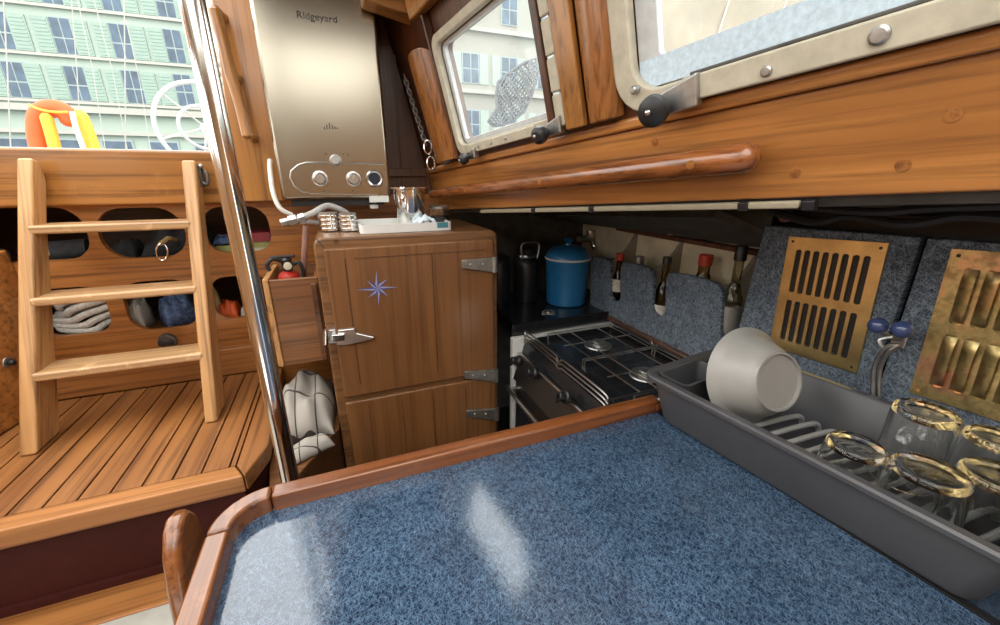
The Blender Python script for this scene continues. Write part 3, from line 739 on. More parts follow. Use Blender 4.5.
MB().prism([(rx(.53)+.001,.53,ZT-.03),(rx(.53)+.012,.53,ZT-.03),(rx(-.4)+.012,-.4,ZT-.03),(rx(-.4)+.001,-.4,ZT-.03)], (0,0,.032)).build('edge_strip', M['black'], tb)
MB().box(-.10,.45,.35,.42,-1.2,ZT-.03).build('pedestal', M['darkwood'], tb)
# seat end board left of the table
dv = thing('seat_end_board', (-.24,.55,-1.2), 'glossy brown round-topped board left of the table corner', 'board')
prof_ = [(.600,-1.2),(.470,-1.2),(.470,-.72),(.488,-.56),(.500,-.50),(.514,-.46),(.532,-.437),(.552,-.43),(.572,-.437),(.588,-.458),(.600,-.52)]
MB().prism([(-.262,y,z) for y,z in prof_], (.022,0,0)).build('board', M['fiddley'], dv, bevel=.009, seg=4)
c = Vector((-.2395,.548,-.545)); MB().lathe([(.006,0),(.006,.003),(0,.004)], c, (1,0,0), 14).build('screw', M['satin'], dv)

# ================================================================ STOVE
sx0, sx1, sy0, sy1 = .475, .845, .605, 1.055
ZS = -.485
sv = thing('gas_stove', (.66,.83,-.98), 'black gas stove with chrome rails next to the fridge', 'stove')
prof_ = [(sx0+.02,-.975),(sx1,-.975),(sx1,ZS),(sx0+.055,ZS),(sx0+.034,ZS-.005),(sx0+.024,ZS-.018),(sx0+.018,ZS-.045),(sx0+.000,-.61),(sx0+.02,-.61)]
MB().prism([(x,sy0,z) for x,z in prof_], (0,sy1-sy0,0)).build('body', M['enamel'], sv, bevel=.004)
# control fascia and rails along the front
MB().hexa([(sx0-.012,sy0+.004,-.610),(sx0-.002,sy0+.004,-.610),(sx0-.002,sy1-.004,-.610),(sx0-.012,sy1-.004,-.610),(sx0+.011,sy0+.004,-.533),(sx0+.018,sy0+.004,-.533),(sx0+.018,sy1-.004,-.533),(sx0+.011,sy1-.004,-.533)]).build('fascia', M['panel'], sv, bevel=.002)
MB().tube([(sx0+.010,sy0+.003,-.526),(sx0+.010,sy1-.003,-.526)], .006, 10).build('trim_bar', M['satin'], sv)
for (px, py) in ((518,361),(534,373),(566,397)):
    c = at_x(px, py, sx0-.004)
    k = MB().lathe([(.017,-.003),(.017,.004),(.013,.007),(.0115,.022),(.009,.024),(0,.024)], c, (-1,0,.32), 22).build('burner_knob', M['black'], sv)
    MB().box(c.x-.028,c.x-.02,c.y-.002,c.y+.002,c.z-.011,c.z+.014).build('knob_grip', M['black'], k, bevel=.001)
od = MB().box(sx0-.006,sx0+.018,sy0+.01,sy1-.012,-.965,-.612).build('oven_door', M['panel'], sv, bevel=.003)
MB().box(sx0-.0085,sx0-.005,sy0+.035,sy1-.03,-.93,-.66).build('oven_window', M['ovenglass'], od, bevel=.002)
MB().tube([(sx0-.035,sy0+.01,-.633),(sx0-.035,sy1-.005,-.633)], .0075, 12).build('handle_bar', M['satin'], od)
for y in (sy0+.04, sy1-.03): MB().tube([(sx0-.035,y,-.633),(sx0-.004,y,-.633)], .006, 10).build('handle_post', M['satin'], od)
MB().box(sx0-.012,sx1,sy1+.001,sy1+.022,-.975,-.475).build('side_panel', M['white'], sv, bevel=.003)
MB().box(sx0+.10,sx1,sy0-.022,sy0-.002,-.70,-.468).build('side_panel', M['white'], sv, bevel=.003)
# top pan (raised lip) and wire rails
o_ = rrect(sx0+.055,sx1-.005,sy0+.008,sy1-.008,.02); i_ = rrect(sx0+.07,sx1-.02,sy0+.022,sy1-.022,.015)
MB().plate(o_, [i_], .007, lambda u,v,w: (u,v,ZS+w)).build('hob_lip', M['enamel'], sv, bevel=.002)
rm = M['satin']
def rail(x, z1, dz, n, name):
    ym = (sy0+sy1)/2
    m = MB(); ya, yb = sy0+.018, sy1-.018
    for k in range(n):
        z = z1-k*dz
        dip = .012 if k == 0 else .006
        m.tube(bez([(x,ya,z-.012),(x,ya+.012,z),(x,ym-.03,z),(x,ym-.010,z-dip*.6),(x,ym,z-dip),(x,ym+.010,z-dip*.6),(x,ym+.03,z),(x,yb-.012,z),(x,yb,z-.012)],4), .0023, 8)
    for y in (ya, yb): m.tube([(x,y,ZS-.002),(x,y,z1-.012)], .0026, 8)
    return m.build(name, rm, sv)
rail(sx0+.022, ZS+.040, .013, 3, 'front_rail'); rail(sx1-.03, ZS+.034, .014, 2, 'back_rail')
MB().tube(bez([(sx0+.022,sy1-.018,ZS+.027),(sx0+.06,sy1-.016,ZS+.027),(sx1-.06,sy1-.016,ZS+.027),(sx1-.03,sy1-.018,ZS+.02)]), .0023, 8).build('side_rail', rm, sv)
MB().tube(bez([(sx0+.022,sy0+.018,ZS+.027),(sx0+.06,sy0+.016,ZS+.027),(sx1-.06,sy0+.016,ZS+.027),(sx1-.03,sy0+.018,ZS+.02)]), .0023, 8).build('side_rail', rm, sv)
for i, yc in enumerate((sy0+.12, sy1-.12)):
    xc = (sx0+sx1)/2+.035
    m = MB()
    for dx in (-.10,-.05,.05,.10): m.tube([(xc+dx,yc-.10,ZS+.022),(xc+dx,yc+.10,ZS+.022)], .0019, 8)
    for dy in (-.10,.0,.10): m.tube([(xc-.12,yc+dy,ZS+.018),(xc+.12,yc+dy,ZS+.018)], .0019, 8)
    for dx in (-.12,.12):
        for dy in (-.1,.1): m.tube([(xc+dx,yc+dy,ZS),(xc+dx,yc+dy,ZS+.019)], .0024, 6)
    m.build('pan_support', rm, sv)
    bu = MB().lathe([(.042,0),(.04,.003),(.025,.004),(.025,.010),(0,.010)], (xc,yc,ZS), (0,0,1), 28).build('burner', M['zinc'], sv)
    MB().lathe([(.018,.010),(.020,.013),(.017,.016),(0,.017)], (xc,yc,ZS), (0,0,1), 24).build('burner_cap', M['satin'], bu)
# dark shelf wall behind the stove's far end and splash panel
struct(MB().box(.50,.955,1.085,1.44,-.462,-.445).build('trim_6', M['enamel']))
struct(MB().box(.47,.845,1.079,1.084,-.60,-.437).build('trim_7', M['enamel'], bevel=.002))
struct(MB().box(.846,.856,.62,1.085,-.60,-.455).build('trim_8', M['grp']))
tabc = at_y(548,313,1.07)
mt = thing('steel_tab', tabc, 'small bright metal tab behind the stove hob', 'bracket')
MB().prism([tabc+Vector((-.022,0,-.006)),tabc+Vector((.03,0,-.010)),tabc+Vector((.022,0,.006)),tabc+Vector((-.005,0,.014)),tabc+Vector((-.02,0,.008))], (0,.005,0)).build('plate', M['chrome'], mt, bevel=.002)
MB().ball(tabc+Vector((0,-.002,.0)), .004, 10).build('screw', M['zinc'], mt)

# ================================================================ SHELF ITEMS: blue pot, black bottle, fittings
c = Vector((.764,1.25,-.4448)); zt = at_y(567,262,1.18).z - c.z
bp = thing('blue_pot', c, 'blue enamel pot with domed lid on the dark shelf', 'pot')
MB().lathe([(0,0),(.066,0),(.072,.006),(.080,zt-.01),(.082,zt),(.076,zt),(.068,.008),(0,.006)], c, (0,0,1), 36).build('body', M['potblue'], bp)
MB().lathe([(.084,zt-.003),(.085,zt+.001),(.082,zt+.004),(.082,zt-.003)], c, (0,0,1), 36, closed=True).build('rim_band', M['white'], bp)
lid = MB().lathe([(.082,zt+.003),(.078,zt+.018),(.060,zt+.036),(.030,zt+.044),(.014,zt+.046),(.012,zt+.055),(.018,zt+.065),(.012,zt+.072),(0,zt+.073)], c, (0,0,1), 36).build('lid', M['potblue'], bp)
c = Vector((.640,1.34,-.4448))
bb = thing('black_flask', c, 'black insulated flask left of the blue pot', 'flask')
MB().lathe([(0,0),(.045,0),(.047,.01),(.047,.135),(.040,.155),(.030,.165),(.030,.195),(.026,.2),(0,.2)], c, (0,0,1), 28).build('body', M['black'], bb)
MB().tube(bez([c+Vector((-.03,-.03,.165)),c+Vector((-.035,-.03,.215)),c+Vector((0,-.03,.225)),c+Vector((.035,-.03,.215)),c+Vector((.03,-.03,.165))]), .004, 8).build('carry_loop', M['zinc'], bb)
MB().lathe([(.0305,.165),(.0325,.17),(.0305,.175)], c, (0,0,1), 24, closed=True).build('neck_ring', M['satin'], bb)
c = Vector((.535,1.36,-.4448))
b2 = thing('black_canister', c, 'plain black canister deep in the dark corner', 'canister')
MB().lathe([(0,0),(.04,0),(.042,.01),(.042,.15),(.036,.16),(0,.16)], c, (0,0,1), 24).build('body', M['black'], b2)
MB().lathe([(.043,.15),(.043,.165),(.03,.175),(0,.176)], c, (0,0,1), 24).build('lid', M['black'], b2)
c = at_y(588,239,1.36)
tp = thing('wall_tap', c, 'small metal valve fixed on the wall above the blue pot', 'valve')
MB().tube([c+Vector((-.05,.01,.0)),c+Vector((.045,.01,-.003))], .012, 12).build('body', M['zinc'], tp)
MB().lathe([(.016,0),(.018,.01),(.016,.03),(0,.03)], c+Vector((.01,.0,.004)), (0,0,1), 14).build('handle', M['satin'], tp)
MB().lathe([(.012,0),(.013,.02),(.009,.03)], c+Vector((.02,-.01,-.01)), (0,-.5,-1), 14).build('spout', M['chrome'], tp)
MB().lathe([(.02,0),(.02,.02),(.01,.03),(.01,.1)], c+Vector((-.035,.01,.0)), (0,1,0), 14).build('wall_flange', M['rust'], tp)

# ================================================================ BOTTLE RACK
XP = .835
def fp(px, py): p = at_x(px, py, XP); return (p.y, p.z)
top_out = [(592,256),(600,257.5),(607,259),(609.5,262),(610,270),(610,290),(610.5,297),(613,301),(617,302),(620,299),(620.5,292),(620,272),(621,265),(624,262),(632,263.5),(644,266),(650,269),(652.5,275),(653,285),(652,305),(653.5,312),(657,316),(662,316),(665,311),(665.5,290),(666,278),(669,273),(675,273),(690,275.5),(706,279.5),(716,284),(721.5,290),(722.5,298),(721,315),(720,330),(721,337),(724,341)]
pts = [fp(*q) for q in top_out]
y_end = fp(724,341)
bot = [fp(728,366), fp(700,357), fp(590,304)]
loop = pts + [(y_end[0]-.0, -.452), (fp(590,304)[0]+.0, -.452)]
rk = thing('bottle_rack', (XP,.95,-.455), 'fibre-lined bottle rack with cut-out slots on galley wall', 'rack')
MB().plate(loop, [], .014, lambda u,v,w: (XP+w,u,v)).build('front_panel', M['feltwall'], rk, bevel=.002)
MB().box(XP-.004,XP+.01,y_end[0],fp(590,304)[0],-.468,-.4525).build('bottom_edge', M['rust'], rk, bevel=.002)
MB().box(XP+.012,.953,y_end[0]-.05,1.22,-.455,-.445).build('base_board', M['creamdark'], rk)
def fin(y, zf, zb):
    n = 10; pr = [(XP+.015,-.4448),(.954,-.4448),(.954,zb)]
    for k in range(n+1):
        t = k/n; x = .954+(XP+.015-.954)*t; z = zf+(zb-zf)*(1-t)**2.1 if True else 0
        pr.append((x, z))
    MB().prism([(x,y,z) for x,z in pr], (0,.012,0)).build('divider_fin', M['fin'], rk)
for px, py, zb in ((607,261,-.172),(649,270,-.175),(719,288,-.178)):
    yy, zz = fp(px, py); fin(yy, zz, zb)
# bottles (local builder)
def bottle(loc, r, h, neck_r, neck_h, cap_r, cap_h, gm, capm, label, name='bottle', lab=None, sleeve=None, grp='bottles in the galley rack'):
    t = thing(name, loc, label, 'bottle', grp); c = Vector(loc); s_ = h-neck_h
    MB().lathe([(0,0),(r*.9,0),(r,.006),(r,s_*.72),(r*.9,s_*.85),(neck_r*1.25,s_*.98),(neck_r,s_+.006),(neck_r,h),(0,h)], c, (0,0,1), 28).build('glass_body', gm, t)
    MB().lathe([(0,h-.004),(cap_r,h-.003),(cap_r,h+cap_h-.002),(cap_r*.9,h+cap_h),(0,h+cap_h)], c, (0,0,1), 20).build('cap', capm, t)
    if lab: MB().lathe([(r+.0004,lab[0]),(r+.0010,lab[0]),(r+.0010,lab[1]),(r+.0004,lab[1])], c, (0,0,1), 28, closed=True).build('paper_label', M['label'], t)
    if sleeve: MB().lathe([(r*.5,.001),(r+.002,.001),(r+.002,sleeve),(r*.8,sleeve+.004)], c, (0,0,1), 28).build('sleeve', M['foil'], t)
    return t
bz = -.4445
def bspot(px, py, X): p = at_x(px, py, X); return p
q = bspot(620,259,.864); bottle((.864,q.y,bz), .0185, q.z-bz, .0095,.045,.0135,.020, M['amber'], M['redcap'], 'slim red sauce bottle with speckled label and red cap', lab=(.078,.12))
q = bspot(639,263,.885); bottle((.885,q.y,bz), .020, q.z-bz, .012,.03,.0155,.022, M['bottleglass'], M['zinc'], 'short silver-capped spice bottle right of the slim red sauce bottle', name='spice_bottle')
q = bspot(667,263,.868); bottle((.868,q.y,bz), .0235, q.z-bz, .0105,.060,.0125,.018, M['brownglass'], M['black'], 'dark bottle with black cap showing in the middle slot', lab=(.03,.09))
q = bspot(705,264,.905); bottle((.905,q.y,bz), .028, q.z-bz, .015,.030,.0175,.026, M['brownglass'], M['redcap'], 'brown bottle with orange-red cap behind the wide panel', name='sauce_bottle')
q = bspot(740,259,.872); bottle((.872,q.y,bz), .026, q.z-bz, .0105,.062,.0135,.032, M['bottleglass'], M['black'], 'tall bottle with black cap and silver sleeve at rack end', name='oil_bottle', sleeve=.150)

# ================================================================ BRASS VENTS
def vent(corners, X, mat, rows, nsl, label, name, backmat, hood):
    P = [at_x(px, py, X) for px, py in corners]      # TL TR BR BL
    return P
def make_vent(TL, w, h, mat, backmat, label, slots, tilt_y=0, tilt_z=0, ncol=8, skip=()):
    # u runs forward (towards -Y), v runs down
    org = Vector(TL); eu = Vector((0,-1,tilt_z)); ev = Vector((0,tilt_y,-1))
    t = thing('brass_vent', org+eu*w*.5+ev*h, label, 'vent')
    hs = []
    mu, top, gap, bot = .016, .024, .016, .022
    cw = (w-2*mu)/ncol; sh = (h-top-bot-gap)/2
    for r_ in range(2):
        v0 = top + r_*(sh+gap)
        for c_ in range(ncol):
            u0 = mu+c_*cw+cw*.18; hs.append(rrect(u0, u0+cw*.64, v0, v0+sh, cw*.25, 4))
    for (u, v) in ((.009,.009),(w-.009,.009),(.009,h-.009),(w-.009,h-.009)):
        hs.append([(u+.0028*math.cos(2*PI*k/10), v+.0028*math.sin(2*PI*k/10)) for k in range(10)])
    MB().plate([(0,0),(w,0),(w,h),(0,h)], hs, .003, lambda u,v,w_: org+eu*u+ev*v+Vector((-.0005-w_,0,0))).build('plate', mat, t)
    # pressed louvre blades standing behind every slot
    m = MB()
    for hl in hs[:2*ncol]:
        us = [p[0] for p in hl]; vs = [p[1] for p in hl]; u0, u1, v0, v1 = min(us), max(us), min(vs), max(vs)
        a = org+eu*(u0-.001)+ev*(v0+.003); b = org+eu*(u0-.001)+ev*(v1-.003)
        if slots == 'raised':
            k = MB
            n = 6
            def f(uu, vv, a=a, b=b, u0=u0, u1=u1):
                p = a.lerp(b, vv); bulge = math.sin(uu*PI*.5)*math.sin(min(1, min(vv,1-vv)*6)*PI/2)
                return p+eu*(u1-u0+.002)*uu+Vector((-.0036-.006*bulge*(1 if uu < .99 else 1),0,0))
            m.grid(f, 5, 10)
        else:
            d = Vector((.010,0,0)); s0 = eu*(.0036)
            m.hexa([a,b,b+d+s0,a+d+s0,a+eu*.0007,b+eu*.0007,b+d+s0+eu*.0007,a+d+s0+eu*.0007])
    m.build('louvres', mat, t, smooth=50)
    p = org+eu*.006+ev*.006
    MB().hexa([org+eu*.004+ev*.004+Vector((.0004,0,0)),org+eu*(w-.004)+ev*.004+Vector((.0004,0,0)),org+eu*(w-.004)+ev*(h-.004)+Vector((.0004,0,0)),org+eu*.004+ev*(h-.004)+Vector((.0004,0,0))]+[
             org+eu*.004+ev*.004+Vector((.0,0,0)),org+eu*(w-.004)+ev*.004,org+eu*(w-.004)+ev*(h-.004),org+eu*.004+ev*(h-.004)]).build('backing', backmat, t)
    for (u, v) in ((.009,.009),(w-.009,.009)):
        MB().lathe([(0,-.001),(.0026,-.001),(.0026,.0025),(0,.003)], org+eu*u+ev*v+Vector((-.001,0,0)), (-1,0,0), 10).build('screw', M['text'], t)
    return t
XV = XF-.0005
make_vent((XV,.541,-.112), .162, .236, M['brass'], M['black'], 'shiny brass louvre vent between bottle rack and blue hooks', 'open', tilt_y=-.045, tilt_z=.06)
make_vent((XV,.303,-.100), .168, .236, M['brassold'], M['brassold'], 'tarnished brass louvre vent behind the drinking glasses', 'raised', tilt_y=-.045, tilt_z=.06, ncol=6)
c = at_x(788,216.5,XF-.001)
pg = thing('wood_plug', c, 'round pinkish wooden plug above the shiny vent', 'plug')
MB().lathe([(.011,-.002),(.011,.012),(.009,.014),(.005,.012),(0,.012)], c, (-1,0,0), 20).build('disc', M['plug'], pg)
MB().lathe([(.0028,.011),(.0028,.014),(0,.0145)], c, (-1,0,0), 10).build('screw', M['zinc'], pg)
# double hook with blue balls, hanging tool
hk = thing('double_hook', (XF-.03,.35,-.24), 'pair of blue ball ended hooks between the vents', 'hook')
c1, c2 = at_x(878,325.5,XF-.045), at_x(902.5,329.5,XF-.045)
for cc in (c1, c2):
    MB().ball(cc, .0135, 24).build('ball', M['knobblue'], hk)
    MB().tube(bez([cc, cc+Vector((.015,0,-.012)), cc+Vector((.03,(c1.y+c2.y)/2-cc.y,-.022)), cc+Vector((.044,(c1.y+c2.y)/2-cc.y,-.020))]), .0035, 10).build('arm', M['zinc'], hk)
mid = (c1+c2)/2
MB().box(XF-.006,XF-.0005,mid.y-.010,mid.y+.010,mid.z-.042,mid.z-.004).build('wall_plate', M['zinc'], hk, bevel=.002)
ut = thing('hanging_utensil', (XF-.03,mid.y,mid.z-.1), 'dark wire handled utensil hanging below the blue hooks', 'utensil')
pl_ = bez([at_x(893,337,XF-.03),at_x(880,340,XF-.034),at_x(884,347,XF-.036),at_x(898,345,XF-.034),at_x(889,352,XF-.034),at_x(881,366,XF-.03),at_x(879,384,XF-.028),at_x(880,410,XF-.026)])
MB().tube(pl_, .0032, 8).build('wire', M['zinc'], ut)
MB().tube([p+Vector((-.003,.007,0)) for p in pl_[24:]], .0032, 8).build('wire', M['zinc'], ut)
ez = pl_[-1]; MB().box(ez.x-.004,ez.x+.004,ez.y-.014,ez.y+.018,ez.z-.05,ez.z+.004).build('blade', M['zinc'], ut, bevel=.002)

# ================================================================ DISH RACK (local frame)
O = Vector((.5095,.537,ZT)); e1 = Vector((.132,-.991,0)); e2 = Vector((.991,.132,0)); ez_ = Vector((0,0,1))
def RK(l, w, h): return O+e1*l+e2*w+ez_*h
LN, WD, HH = .477, .268, .100
dr = thing('dish_rack', RK(LN/2,WD/2,.004), 'charcoal plastic dish rack on counter beside the table', 'dish rack')
def loop_at(ins, h, r, l0=0, l1=LN, w0=0, w1=WD, n=5):
    return [RK(x,y,h) for x,y in rrect(l0+ins, l1-ins, w0+ins, w1-ins, r, n)]
def loft(loops, cap0=True, cap1=True):
    m = MB(); n = len(loops[0]); V_ = [[m.bm.verts.new(p) for p in l] for l in loops]
    for i in range(len(loops)-1):
        for k in range(n): m.bm.faces.new((V_[i][k], V_[i][(k+1)%n], V_[i+1][(k+1)%n], V_[i+1][k]))
    if cap0: m.bm.faces.new(V_[0][::-1])
    if cap1: m.bm.faces.new(V_[-1])
    return m
loft([loop_at(.030,.004,.02), loop_at(.026,.010,.022), loop_at(.007,HH-.012,.026), loop_at(-.001,HH-.011,.028), loop_at(-.004,HH-.009,.029), loop_at(-.005,HH-.003,.030), loop_at(-.002,HH,.028), loop_at(.009,HH,.022), loop_at(.013,HH-.004,.02),
      loop_at(.030,.016,.02), loop_at(.034,.013,.018)]).build('tray', M['rack'], dr, smooth=40)
# cutlery cup at the left end
cl = dict(l0=.016, l1=.082, w0=.016, w1=.140)
loft([loop_at(.012,.014,.012,**cl), loop_at(.002,HH-.004,.014,**cl), loop_at(.0,HH+.001,.014,**cl), loop_at(.005,HH+.001,.010,**cl), loop_at(.007,HH-.006,.009,**cl), loop_at(.015,.018,.008,**cl)]).build('cutlery_cup', M['rack'], dr, smooth=40)
cl = dict(l0=.016, l1=.082, w0=.143, w1=.250)
loft([loop_at(.012,.014,.012,**cl), loop_at(.002,HH-.012,.014,**cl), loop_at(.0,HH-.006,.014,**cl), loop_at(.005,HH-.006,.010,**cl), loop_at(.007,HH-.012,.009,**cl), loop_at(.015,.018,.008,**cl)]).build('cutlery_cup', M['rack'], dr, smooth=40)
for i in range(11):
    l = .150+i*.0265
    m = MB(); sh = .030
    pts_ = [RK(l-sh*.0,.055,.014), RK(l+.004,.060,.034), RK(l+.012,.10,.040), RK(l+.028,.19,.040), RK(l+.034,.215,.034), RK(l+.036,.222,.014)]
    m.tube(bez(pts_,4), .0046, 8); m.build('plate_rib', M['rib'], dr)
# bowl leaning on its edge
vdir = ray(758,378).normalized(); rgt = RT; 
cen = at_z(744,374,-.343)*1.0
k_ = .70/cen.dot(FW); 
cen = ray(746,376)*.705
sid = (RT - vdir*RT.dot(vdir)).normalized(); dwn = vdir.cross(sid).normalized(); dwn = dwn if dwn.z < 0 else -dwn
axis = (-vdir*.66 + sid*.74 + dwn*.16).normalized()
bw = thing('melamine_bowl', cen, 'grey white bowl tilted on its rim in the dish rack', 'bowl')
rb = .0855; hb = .062
prof_ = [(rb,0),(rb+.001,.0015),(rb-.002,.004),(rb*.88,.009),(rb*.83,.016),(rb*.78,.029),(rb*.71,.042),(rb*.62,.053),(rb*.575,.057),(rb*.565,.063),(rb*.53,.0635),(rb*.52,.058),(0,.057),(0,.053),(rb*.56,.052),(rb*.66,.042),(rb*.74,.027),(rb*.82,.011),(rb-.006,.001)]
MB().lathe(prof_, cen, axis, 56, closed=True).build('shell', M['bowl'], bw, smooth=45)
# drinking glasses, upside down
def glass_proto(r0, r1, h, facets, loc, label, name='tumbler'):
    # r0 base radius (up), r1 rim radius (down); mouth at z=0
    t = thing(name, loc, label, 'glass', 'upturned tumblers in the dish rack')
    w = .0025
    prof_ = [(r1,0),(r1-.001*0+.0,.002),((r0+r1)/2,h*.5),(r0,h-.010),(r0-.0015,h-.003),(r0-.006,h),(r0*.6,h-.0015),(0,h-.002),(0,h-.008),(r0*.6,h-.008),(r0-w*1.8,h-.012),((r0+r1)/2-w,h*.5),(r1-w*.8,.002),(r1-w*.6,0)]
    rf = None
    if facets: rf = lambda a, z: 1-.018*abs(math.sin(a*PI*facets)) if .01 < z < h-.02 else 1
    m = MB(); m.lathe(prof_, (0,0,0), (0,0,1), 64 if facets else 40, closed=True, rfn=rf)
    m.build('glass_wall', M['glass'], t, smooth=50, local=True); return t
zg = ZT+.0458
def gpos(px, py, h): p = at_z(px, py, zg+h); return (p.x, p.y, zg)
g = glass_proto(.036,.041,.078,0, gpos(932,468,.078), 'upturned tumbler nearest the rack front right of short glass')
glass_proto(.034,.040,.062,10, gpos(858,443,.062), 'short faceted tumbler upturned beside the rack ribs', 'faceted_tumbler')
glass_proto(.0345,.036,.108,0, gpos(928,409,.108), 'tall straight tumbler upturned at the rack back wall', 'tall_tumbler')
copy_tree(g, gpos(1004,474,.078), 'upturned tumbler cut by the photo edge in front', 'upturned tumblers in the dish rack')
glass_proto(.032,.036,.085,8, gpos(1000,436,.085), 'faceted tumbler cut by the photo edge at back', 'faceted_tumbler')
sp = thing('dish_sponge', RK(.405,.16,.045), 'yellow and plum sponge behind the glasses in the rack', 'sponge')
c = at_z(1000,500,ZT+.05); c = Vector((.775,.105,ZT+.042))
MB().box(c.x-.03,c.x+.03,c.y-.022,c.y+.022,c.z,c.z+.016).build('yellow_layer', M['sponge'], sp, bevel=.004)
MB().box(c.x-.03,c.x+.03,c.y-.022,c.y+.022,c.z+.0162,c.z+.026).build('plum_layer', M['plum'], sp, bevel=.004)

# ================================================================ CABIN SIDE: handrail, conduit, blocks, windows
hr = thing('handrail', S(.55,.06,.03), 'long round mahogany handrail along the honey beam', 'handrail')
n = 24; pa = [(-.0+1.035*k/n) for k in range(n+1)]
ts_ = [k/n for k in range(n)]+[.985,.995,1.0]
pts_ = [S(.05+.972*t, .060, .034) for t in ts_]
rr_ = [.0132+.0052*t for t in ts_[:-3]]+[.0182,.0150,.0065]
MB().tube(pts_, rr_, 18).build('rail', M['rail'], hr, smooth=60)
for a in (.15,.5,.97): MB().sbox(a-.025,a+.025,.048,.070,.0005,.030).build('standoff', M['rail'], hr, bevel=.006)
for a in (.30,.62,.945):
    c = S(a,.062,.034+.0132+.0052*a+.0005)
    MB().lathe([(.006,-.003),(.006,.0005),(0,.0008)], c, SN, 16).build('plug', M['beam'], hr)
cd = thing('cable_conduit', S(.5,-.01,.002), 'white cable conduit clipped under the honey beam', 'conduit')
for (a0, a1) in ((.27,.515),(.522,.70),(.707,.985),(.992,1.055)):
    MB().sbox(a0,a1,-.0125,-.003,-.006,.003).build('conduit_length', M['conduit'], cd, bevel=.003, seg=3)
for a in (.5185,.7035,.9885,1.065): MB().sbox(a-.007,a+.007,-.0145,-.002,-.008,.005).build('clip', M['black'], cd, bevel=.002)
for i, (pp, lab) in enumerate((([(775,204),(830,209),(880,212),(930,208),(1010,205)],'thin black cable sagging under the beam'),([(770,211),(815,222),(850,216),(905,224),(960,216),(1010,218)],'looped black cable lower behind the beam'),([(655,222),(668,234),(676,232)],'short pale cable tail beside the wooden plug'))):
    X = (.66,.74,.86)[i]
    p3 = bez([at_x(px,py,X) for px,py in pp])
    cb = MB().tube(p3, (.0055,.007,.0015)[i], 8).build('cable', M['cable' if i < 2 else 'whitehose'])
    tag(cb, lab, 'cable')
# beam plugs
for i, (a, b) in enumerate(((1.11,.068),(1.035,.028),(.45,.093),(.13,.105))):
    pass
def bung(px, py):
    # plug on the beam, flush
    v = ray(px, py); t = SP.dot(SN)/v.dot(SN); return v*t
pb = MB()
for (px, py) in ((953,115),(903,165),(795,173),(655,142)):
    c = bung(px, py); pb.lathe([(.0065,-.002),(.0065,.0008),(.0055,.001),(0,.001)], c, SN, 18)
struct(pb.build('trim_9', M['bulk']))
# rounded block A and B
def halfround(a0, a1, b0, b1, depth, name, label, mat, top_r=.0):
    n = 12; pr = []
    for k in range(n+1):
        t = k/n; ang = PI*t
        a = (a0+a1)/2-(a1-a0)/2*math.cos(ang); o = depth*min(1, (math.sin(ang)+.001))**.55
        pr.append((a, max(o,.001)))
    low = [S(a,b0,o) for a,o in pr]; hi = [S(a,b1-(top_r*(1-math.sin(PI*i/n)**.5)),o) for i,(a,o) in enumerate(pr)]
    m = MB(); n2 = len(low)
    m.verts_faces(low+hi, [tuple(range(n2))[::-1], tuple(range(n2,2*n2))]+[(i,(i+1)%n2,n2+(i+1)%n2,n2+i) for i in range(n2)])
    t = thing(name, S((a0+a1)/2,b0,depth/2), label, 'post')
    m.build('block', mat, t, bevel=.004, seg=3, smooth=30); return t
tA = halfround(.130,.248,.143,.415,.042,'rounded_post','rounded mahogany post between water heater and aft window',M['block'],.03)
MB().sbox(.2485,.2570,.140,.468,.0005,.022).build('backing_board', M['mahog'], tA, bevel=.003)
tB = halfround(.743,.806,.141,.56,.034,'rounded_post','rounded mahogany post between the two cabin windows',M['block'])
MB().sbox(.697,.742,.141,.56,.0195,.032).build('flat_cheek', M['post'], tB, bevel=.003)
# segmented pale strip by window 1
sg = thing('segmented_strip', S(.62,.14,.02), 'cream segmented strip edged by a dark slat beside post', 'strip')
for k in range(7): MB().sbox(.668,.694,.150+k*.056,.150+k*.056+.053,.0195,.028).build('segment', M['frame'], sg, bevel=.005, seg=3)
MB().sbox(.650,.667,.150,.55,.0195,.031).build('dark_slat', M['mahog'], sg, bevel=.003)
# chain with shackles
ch = thing('hanging_chain', S(.07,.3,.03), 'dark metal chain hanging beside the rounded post', 'chain')
a_, b_ = Vector(at_y(405,78,1.335)), Vector(at_y(425,142,1.325))
for k in range(15):
    c = a_.lerp(b_, k/14); dv_ = (b_-a_).normalized(); side = Vector((1,0,0)) if k % 2 else Vector((.2,1,0)).normalized()
    ring = [c+dv_*(.0105*math.cos(2*PI*i/14))+side*(.0055*math.sin(2*PI*i/14)) for i in range(14)]
    MB().tube(ring, .0022, 6, closed=True).build('link', M['zinc'], ch)
for (px, py) in ((428,147),(431,163)):
    c = Vector(at_y(px,py,1.315)); ring = [c+Vector((.011*math.cos(2*PI*i/18),-.004*math.cos(2*PI*i/18),.019*math.sin(2*PI*i/18))) for i in range(18)]
    MB().tube(ring, .0035, 8, closed=True).build('shackle', M['chrome'], ch)

